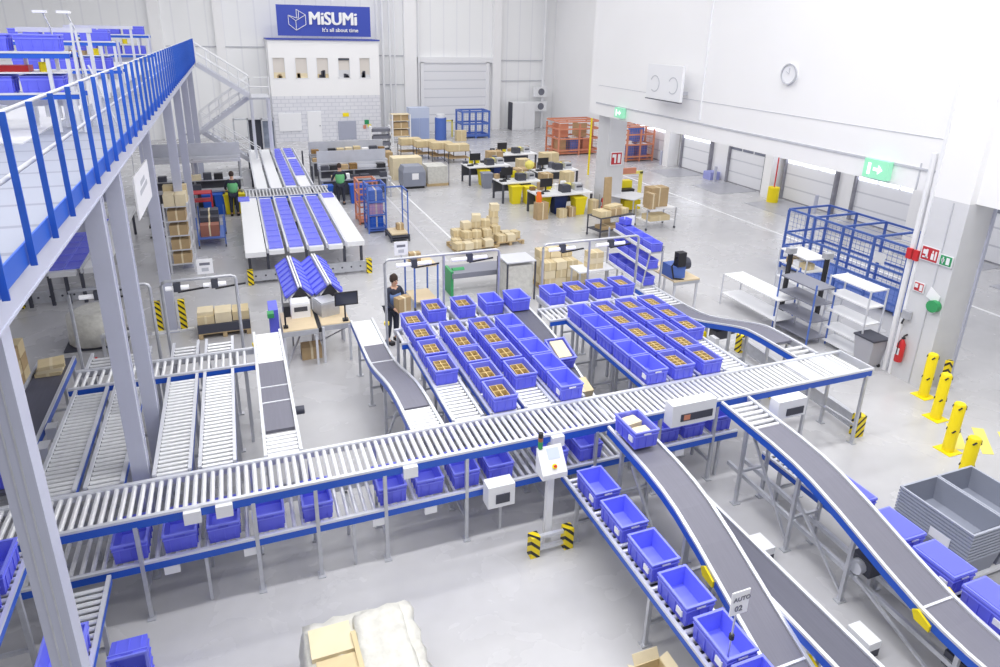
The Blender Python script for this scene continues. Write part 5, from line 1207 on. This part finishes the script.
# steel framed cabinets left of office
t = thing('steel_shelf_unit', 'grey framed shelf unit left of the office under the stairs', 'shelf', (1.1,43.2,0))
for x in (-1.15,-.35,.45,1.15): MB().box(x-.04,x+.04,-.3,.3,0,2.0,M.zinc).build('post', t)
MB().box(-1.15,1.15,-.3,.3,1.95,2.0,M.zinc).build('top_board', t); MB().box(-.32,.42,.1,.3,.1,1.9,M.darkmetal).build('door_panel', t); MB().box(.5,1.1,.0,.3,.2,1.8,mat('blue_grey_goods',(150,160,180),.6,0,.3,3)).build('shelf_goods', t)

# ------------------------------------------------------------------ packing station rows (left and right of the sorter)
def station(label, x0, x1, y, nm, roofm, top=2.65):
    t = thing('packing_station', label, 'work station', ((x0+x1)/2, y, 0))
    MB().box(x0,x1,y-.2,y+.3,.86,.92,M.zinc).build('bench_top', t, world=True)
    for x in (x0+.05,(x0+x1)/2,x1-.05):
        MB().box(x-.04,x+.04,y+.5,y+.58,0,top-.55,M.zinc).build('post', t, world=True); MB().box(x-.03,x+.03,y-.2,y-.14,0,.86,M.zinc).build('leg', t, world=True)
    for z in (1.25,): MB().box(x0,x1,y+.3,y+.8,z-.03,z,M.zinc).build('shelf_board', t, world=True)
    MB().box(x0,x1,y+.75,y+.82,top-.65,top-.5,M.alu).box(x0,x1,y+.45,y+.52,top-.7,top-.6,M.alu).build('top_rail', t, world=True)
    MB().box(x0,x1,y+1.0,y+1.04,top-.8,top,roofm).build('screen_panel', t, world=True)
    MB().box(x0,x1,y+.85,y+1.0,.0,1.1,M.axle).build('back_panel', t, world=True)
    n = int((x1-x0)/.42)
    for k in range(n):
        for j, (z, yy, hh) in enumerate(((1.251,y+.5,.3),(.921,y+.05,.22))):
            if random.random() < .2 + .3*j: continue
            mm = random.choice((M.card3,M.card,M.goods,M.darkmetal,M.black,M.card2,M.paper))
            w = .3+random.random()*.1
            tag(MB().box(-w/2,w/2,-.15,.15,0,hh*(.6+.4*random.random()),mm).build('stored_box', None, (x0+.25+k*.42,yy,z)), '%s box on the %s of the %s, %s from its left end' % ({M.card3:'brown',M.card:'tan',M.goods:'ochre',M.darkmetal:'dark grey',M.black:'black',M.card2:'pale',M.paper:'white'}[mm], ('shelf','bench')[j], nm, ORD[k]), 'box', 'boxes on the packing stations')
station('packing bench with shelves and grey screens left of the sorter', -3.6, .1, 28.9, 'left packing bench', M.gpanel)
station('packing bench with shelves and grey screens right of the sorter', 3.3, 6.4, 29.6, 'right packing bench', M.gpanel, 2.0)
station('rear packing bench in front of the office', 3.4, 7.2, 34.0, 'rear right bench', M.gpanel, 1.75)
for k, (x, y, m, s) in enumerate(((-1.3,28.55,M.bbin,'blue tub under the left bench, left one'),(-.85,28.5,M.bbin,'blue tub under the left bench, beside the yellow tub'),(-.5,28.4,M.ybin,'yellow tub under the left bench beside the person'),(-.05,28.4,M.ybin,'yellow tub at the right end of the left bench'),(3.5,28.9,M.bbin,'blue tub under the right bench, left one'),(4.6,28.8,M.bbin,'blue tub under the right bench, middle one'),(5.0,28.8,M.bbin,'blue tub under the right bench, right one'))):
    tubbin(x, y, m, s, .78, .2, 'tubs under the packing benches')
# ladder shelf with cartons (left), blue cart, board sign
t = thing('carton_shelf_ladder', 'tall narrow white shelf with cartons beside the mezzanine column', 'shelf', (-1.9,21.9,0))
for a in (-.33,.33):
    for b in (-.5,.5): MB().box(a-.025,a+.025,b-.025,b+.025,0,2.2,M.alu).build('post', t)
for z in (.3,.75,1.2,1.65,2.1): MB().box(-.33,.33,-.5,.5,z-.03,z,M.alu).build('shelf_board', t)
for k, z in enumerate((.301,.751,1.201,1.651)): box_obj('carton', 'brown carton on the narrow white shelf, %s board' % ('lowest','second','third','fourth')[k], 'box', -1.9, 21.8, z, .5,.7,.3, M.card3, 0, 'cartons on the narrow shelf')
box_obj('carton', 'pale carton on top of the narrow white shelf, left half', 'box', -2.05, 21.7, 2.101, .3,.6,.35, M.card2); box_obj('carton', 'pale carton on top of the narrow white shelf, right half', 'box', -1.73, 21.7, 2.101, .3,.6,.35, M.card2); box_obj('carton', 'long tan carton across the top of the narrow white shelf', 'box', -1.9, 22.15, 2.101, .66,.28,.5, M.card)
trolley('blue hand cart with dark goods beside the narrow shelf', -1.1, 24.6, .85, 1.6, 1.1, M.steelblue, M.steelblue, 0, (.35,))
for k, (y, m, h) in enumerate(((24.2,mat('rust_pack',(160,105,90),.7),.4),(24.7,M.darkmetal,.55),(25.1,M.darkmetal,.7))): box_obj('parcel', ('rust coloured parcel at the front of the blue hand cart','dark parcel in the middle of the blue hand cart','dark parcel at the rear of the blue hand cart')[k], 'parcel', -1.15, y, .351, .6,.42,h, m)
trolley('red framed cart at the left packing bench', -1.6, 27.3, 1.0, .6, 1.2, M.redwhite, M.redwhite, 0, (.9,1.2))
t = thing('hanging_board', 'white board with printed drawing hanging at the mezzanine column', 'board', (-2.1,18.6,0))
mb = MB(); mb.hexa([(-1.9,13.9,3.66),(-1.87,13.9,3.66),(-1.87,16.25,3.6),(-1.9,16.25,3.6),(-1.9,13.9,4.5),(-1.87,13.9,4.5),(-1.87,16.25,4.42),(-1.9,16.25,4.42)], M.paper); mb.build('panel', t, world=True)
MB().box(-1.87,-1.865,14.5,15.7,4.0,4.1,M.seam).box(-1.87,-1.865,14.7,15.4,4.15,4.25,M.seam).build('print', t, world=True)
MB().box(-1.89,-1.88,14.2,14.22,4.5,5.2,M.zinc).box(-1.89,-1.88,15.9,15.92,4.4,5.2,M.zinc).build('hanger', t, world=True)
t = thing('office_chair', 'black office chair behind the hanging board', 'chair', (-2.9,25.5,0)); MB().box(-.25,.25,-.25,.25,.45,.53,M.black).build('seat', t); MB().box(-.25,.25,.22,.3,.6,1.1,M.black).build('backrest', t); MB().tube([(0,0,.05),(0,0,.45)],.04,M.black,8).bar((-.3,0,.05),(.3,0,.05),.05,.05,M.black).bar((0,-.3,.05),(0,.3,.05),.05,.05,M.black).build('base', t)
t = thing('column_guard', 'yellow black corner guards around the round column base behind the lanes', 'guard', (-1.96,17.2,0))
MB().box(-2.3,-2.15,16.95,17.1,.02,.8,M.hazard).build('corner_guard', t, world=True); MB().box(-1.75,-1.6,16.9,17.05,.02,.8,M.hazard).build('corner_guard', t, world=True)
MB().box(-2.5,-1.45,16.85,16.95,0,.05,M.white).build('base_strip', t, world=True)
t = thing('roller_rack', 'grey rack of short rollers between the mezzanine columns', 'rack', (-2.7,15.6,0))
mb = MB()
for k in range(12): mb.tube([(-.4,-.5+k*.1,.9-k*.05),(.35,-.5+k*.1,.9-k*.05)],.03,M.roller,8)
o = mb.build('rollers', t); o['kind'] = 'stuff'
for a in (-.42,.37): MB().bar((a,-.55,.88),(a,.65,.3),.04,.08,M.zinc).build('side_rail', t)
for a in (-.42,.37): MB().box(a-.03,a+.03,-.5,-.45,0,.85,M.zinc).build('leg', t)
MB().box(-.1,.05,-.56,-.55,.7,.9,M.paper).build('label_plate', t)
t = thing('green_test_bench', 'low bench with green end and dark top behind the left portal', 'bench', (6.3,17.3,0))
MB().box(-.95,.95,-.35,.4,.55,.7,M.rack).build('bench_top', t); MB().box(-.98,-.9,-.3,.3,0,.75,M.green).build('end_frame', t); MB().box(.85,.95,-.3,.35,0,.55,M.zinc).build('leg', t); MB().tube([(-.85,0,.66),(-.5,0,.66)],.1,M.green,12).build('drive', t)
t = thing('film_cage', 'white wire trolley filled with clear film behind the curved belt', 'trolley', (7.1,16.4,0))
for a in (-.42,.42):
    for b in (-.3,.45): MB().box(a-.02,a+.02,b-.02,b+.02,0,1.15,M.darkmetal).build('post', t)
MB().box(-.44,.44,-.32,.47,1.15,1.18,M.alu).build('top_frame', t); MB().box(-.38,.38,-.26,.42,.15,1.05,M.film).build('film_bag', t)
for k in range(2):
    t = thing('paper_placard', 'white placard standing above the %s portal' % ('second','third')[k], 'placard', ((-.78,12.85,2.77),(2.95,12.85,2.77))[k]); MB().box(-.14,.14,-.006,.006,.05,.34,M.paper).build('sheet', t); MB().box(-.01,.01,-.006,.006,0,.05,M.zinc).build('clip', t); MB().box(-.09,.09,-.008,-.006,.22,.27,M.ink).box(-.06,.06,-.008,-.006,.1,.17,M.seam).build('print', t)
for k, (x, y, s) in enumerate(((-2.98,13.6,'left of the leftmost loading stub'),(-.05,13.4,'at the right leg of the second portal'),(2.75,13.6,'at the packing table end of the third portal'))):
    t = thing('emergency_button', 'yellow emergency button on a post %s' % s, 'emergency button', (x,y,0)); MB().box(-.02,.02,-.02,.02,0,.95,M.zinc).build('post', t); MB().tube([(0,0,.95),(0,0,1.02)],.06,M.yellow,12).build('housing', t); MB().tube([(0,0,1.02),(0,0,1.06)],.03,M.red,10).build('button', t)
tag(MB().box(-.3,.3,-.3,.3,0,.4,mat('pale_blue_crate',(160,165,225),.5)).build('blue_crate', None, (23.5,28.75,0)), 'pale blue crate between two dock doors', 'crate')
t = thing('barrel_bin', 'yellow bin with a red stick beside a dock door pillar', 'bin', (22.9,23.6,0)); MB().tube([(0,0,0),(0,0,.7)],.25,M.yellow,14).build('barrel', t); MB().tube([(0,.0,.6),(.1,.1,2.1)],.03,M.red,6).build('stick', t)
for k, y in enumerate((21.4, 33.0, 28.1)):
    t = thing('dock_post', 'short pale post beside a dock door, %s' % ('nearest one','farthest one','middle one')[k], 'post', (23.2,y,0)); MB().tube([(0,0,0),(0,0,.8)],.08,M.column,10).build('tube', t)
# pipes at the back corner
for k, (x, r) in enumerate(((9.95,.06),(10.35,.1),(10.85,.08),(11.2,.06),(22.9,.12),(12.95,.05))):
    tag(MB().tube([(0,0,.0),(0,0,15.8)],r,M.white,8).build('wall_pipe', None, (x,49.1,.0)), 'white vertical pipe on the back wall, %s from the left' % ORD[[0,1,2,3,5,4][k]], 'pipe', 'vertical pipes on the back wall')

# ------------------------------------------------------------------ people
def skin_mesh(chain_sets, name, mt, sub=1):
    """chain_sets: list of (list of (point, radius), parent index or None) building one skinned tree"""
    vs, es, rs = [], [], []
    for chain, par in chain_sets:
        prev = par
        for p, r in chain:
            vs.append(p); rs.append(r); i = len(vs)-1
            if prev is not None: es.append((prev, i))
            prev = i
    me = bpy.data.meshes.new(name); me.from_pydata([tuple(v) for v in vs], es, []); ob = bpy.data.objects.new(name, me); COL.objects.link(ob)
    md = ob.modifiers.new('s','SKIN'); 
    for i, r in enumerate(rs):
        me.skin_vertices[0].data[i].radius = (r, r) if not isinstance(r, tuple) else r
    me.skin_vertices[0].data[0].use_root = True
    md.use_smooth_shade = True
    ms = ob.modifiers.new('u','SUBSURF'); ms.levels = sub; ms.render_levels = sub
    dg = bpy.context.evaluated_depsgraph_get(); m2 = bpy.data.meshes.new_from_object(ob.evaluated_get(dg)); bpy.data.objects.remove(ob)
    m2.materials.clear(); m2.materials.append(mt); m2.name = name
    return m2
def person(label, loc, rz, hands, vest, trousers, hairm, lean=.08):
    """faces +y before rotation; hands: two wrist points in local coordinates"""
    t = thing('person', label, 'person', loc, rz)
    hip = (0,0,.95); ch = (0,lean,1.25); nk = (0,lean*1.3,1.47); hd = (0,lean*1.3+.03,1.62)
    S = [([(hip,.13),((0,lean*.4,1.08),.12),(ch,.135),((0,lean*1.2,1.41),.10),(nk,.055),(hd,.085),((0,lean*1.3+.035,1.70),.075)], None)]
    n = 7
    for s in (-1,1):
        S.append(([((s*.1,0,.88),.09),((s*.11,.02,.5),.06),((s*.12,-.03,.09),.04),((s*.13,.1,.035),.035)], 0)); n += 4
    idx = 7+8
    for s, w in zip((-1,1), hands):
        sh = Vector((s*.19,lean*1.1,1.39)); w = Vector(w); el = (sh+w)/2+Vector((s*.06,-.06,-.08))
        d = (w-el).normalized(); side = Vector((s,0,0))
        S.append(([(tuple(sh),.058),(tuple(el),.042),(tuple(w),.026),(tuple(w+d*.06),.03)], 3)); base = idx+3; idx += 4
        for f in range(4):
            o = w+d*.09+side*((f-1.5)*.02); L_ = (.055,.065,.06,.045)[f]
            S.append(([(tuple(o),.009),(tuple(o+d*L_*.6),.008),(tuple(o+d*L_+Vector((0,0,-.015))),.007)], base)); idx += 3
        o = w+d*.03-side*.035; S.append(([(tuple(o),.01),(tuple(o+d*.035-side*.01),.009)], base)); idx += 2
    o = bpy.data.objects.new('body', skin_mesh(S, 'body', M.skin)); COL.objects.link(o); o.parent = t
    V = [([(hip,.15),((0,lean*.4,1.08),.145),(ch,.16),((0,lean*1.15,1.40),.115)], None)]
    for s, w in zip((-1,1), hands):
        sh = Vector((s*.19,lean*1.1,1.39)); w = Vector(w); el = (sh+w)/2+Vector((s*.06,-.06,-.08))
        V.append(([(tuple(sh),.072),(tuple(el),.055),(tuple(el+(w-el)*.85),.04)], 3))
    o = bpy.data.objects.new('shirt', skin_mesh(V, 'shirt', M.darkcloth)); COL.objects.link(o); o.parent = t
    V = [([((0,0,.88),(.2,.17)),((0,lean*.4,1.08),(.2,.18)),(ch,(.235,.2)),((0,lean*1.1,1.36),(.2,.15))], None)]
    o = bpy.data.objects.new('vest', skin_mesh(V, 'vest', vest)); COL.objects.link(o); o.parent = t
    T = [([((0,0,.93),.145)], None)]
    for s in (-1,1): T.append(([((s*.1,0,.86),.105),((s*.11,.02,.5),.078),((s*.12,-.03,.12),.06)], 0))
    o = bpy.data.objects.new('trousers', skin_mesh(T, 'trousers', trousers)); COL.objects.link(o); o.parent = t
    MB().tube([(0,lean*1.3+.0,1.60),(0,lean*1.3+.0,1.66),(0,lean*1.3+.01,1.73),(0,lean*1.3+.03,1.79)],[.085,.1,.095,.04],hairm,14).build('hair', t)
    for s in (-1,1): MB().box(s*.125-.05,s*.125+.05,-.08,.19,0,.08,M.black).build('shoe', t)
    mb = MB()
    y = lean*1.3+.03+.085
    for s in (-1,1): mb.tube([(s*.03,y,1.645),(s*.03,y+.008,1.645)],.01,M.black,6)
    mb.tube([(0,y-.005,1.63),(0,y+.02,1.605)],.012,M.skin,6).box(-.025,.025,y-.005,y+.004,1.575,1.583,M.redwhite)
    mb.build('face', t)
person('person in green vest seen from behind at the left packing bench', (-.32,28.0,0), 0, ((-.25,.42,.98),(.25,.42,.98)), M.vest, M.darkcloth, M.hair)
person('person in green vest with grey sleeves at the right packing bench', (4.0,28.6,0), 0, ((-.3,.4,1.0),(.25,.45,1.0)), M.vest, M.darkcloth, M.hair)
person('man in a dark shirt and blue jacket standing in the aisle holding a box', (3.1,14.65,0), math.radians(205), ((-.2,.35,1.0),(.16,.36,1.0)), M.bluecloth, M.darkcloth, M.hair)
box_obj('carton', 'brown carton held by the man in the aisle', 'box', 3.28, 14.3, .95, .34,.22,.34, M.card3, .4)

# ------------------------------------------------------------------ light and camera
w = bpy.data.worlds.new('hall_light'); bpy.context.scene.world = w; w.use_nodes = True
bg = w.node_tree.nodes['Background']; bg.inputs[0].default_value = (.975,.98,1.0,1); bg.inputs[1].default_value = .46
def area(name, loc, sx, sy, power, rot=(0,0,0)):
    l = bpy.data.lights.new(name, 'AREA'); l.shape = 'RECTANGLE'; l.size = sx; l.size_y = sy; l.energy = power; l.color = (1,.99,.975)
    o = bpy.data.objects.new(name, l); COL.objects.link(o); o.location = loc; o.rotation_euler = rot; return o
for k, y in enumerate((1.0,7.0,13.5,20.5,29,38)):
    area('ceiling_lamp_row_%d' % k, (3.5,y,12.5), 21, .7, (1050,1550,760,560,660,1000)[k])
for k, y in enumerate((8,16,24,33)):
    area('dock_lamp_%d' % k, (18.6,y,9.0), 3.5, 1.2, 260)
area('rear_lamp', (10,44,13), 22, 3, 650)
sc = bpy.context.scene
yaw, pit, rol = [math.radians(v) for v in (20.8836,19.2940,1.1227)]; F = 668.6
f = Vector((math.sin(yaw)*math.cos(pit), math.cos(yaw)*math.cos(pit), -math.sin(pit)))
r0 = Vector((math.cos(yaw), -math.sin(yaw), 0)); u0 = r0.cross(f)
r = r0*math.cos(rol)+u0*math.sin(rol); u = -r0*math.sin(rol)+u0*math.cos(rol)
cd = bpy.data.cameras.new('camera'); cam = bpy.data.objects.new('camera', cd); COL.objects.link(cam); sc.camera = cam
cam.matrix_world = Matrix(((r.x,u.x,-f.x,0),(r.y,u.y,-f.y,0),(r.z,u.z,-f.z,7.2),(0,0,0,1)))
cd.sensor_width = 36; cd.lens = 36*F/1000; cd.shift_x = (500-489.58)/1000; cd.shift_y = -(333.5-265.42)/1000; cd.clip_start = .1; cd.clip_end = 200
sc.view_settings.view_transform = 'Standard'; sc.view_settings.look = 'None'; sc.view_settings.gamma = 1; sc.view_settings.use_curve_mapping = False
sc.view_settings.exposure = -.17
for o in bpy.data.objects:
    if '_o' in o: del o['_o']
for o in bpy.data.objects:
    if 'label' in o and len(str(o['label']).split()) > 16: print('LONG', o.name, o['label'])
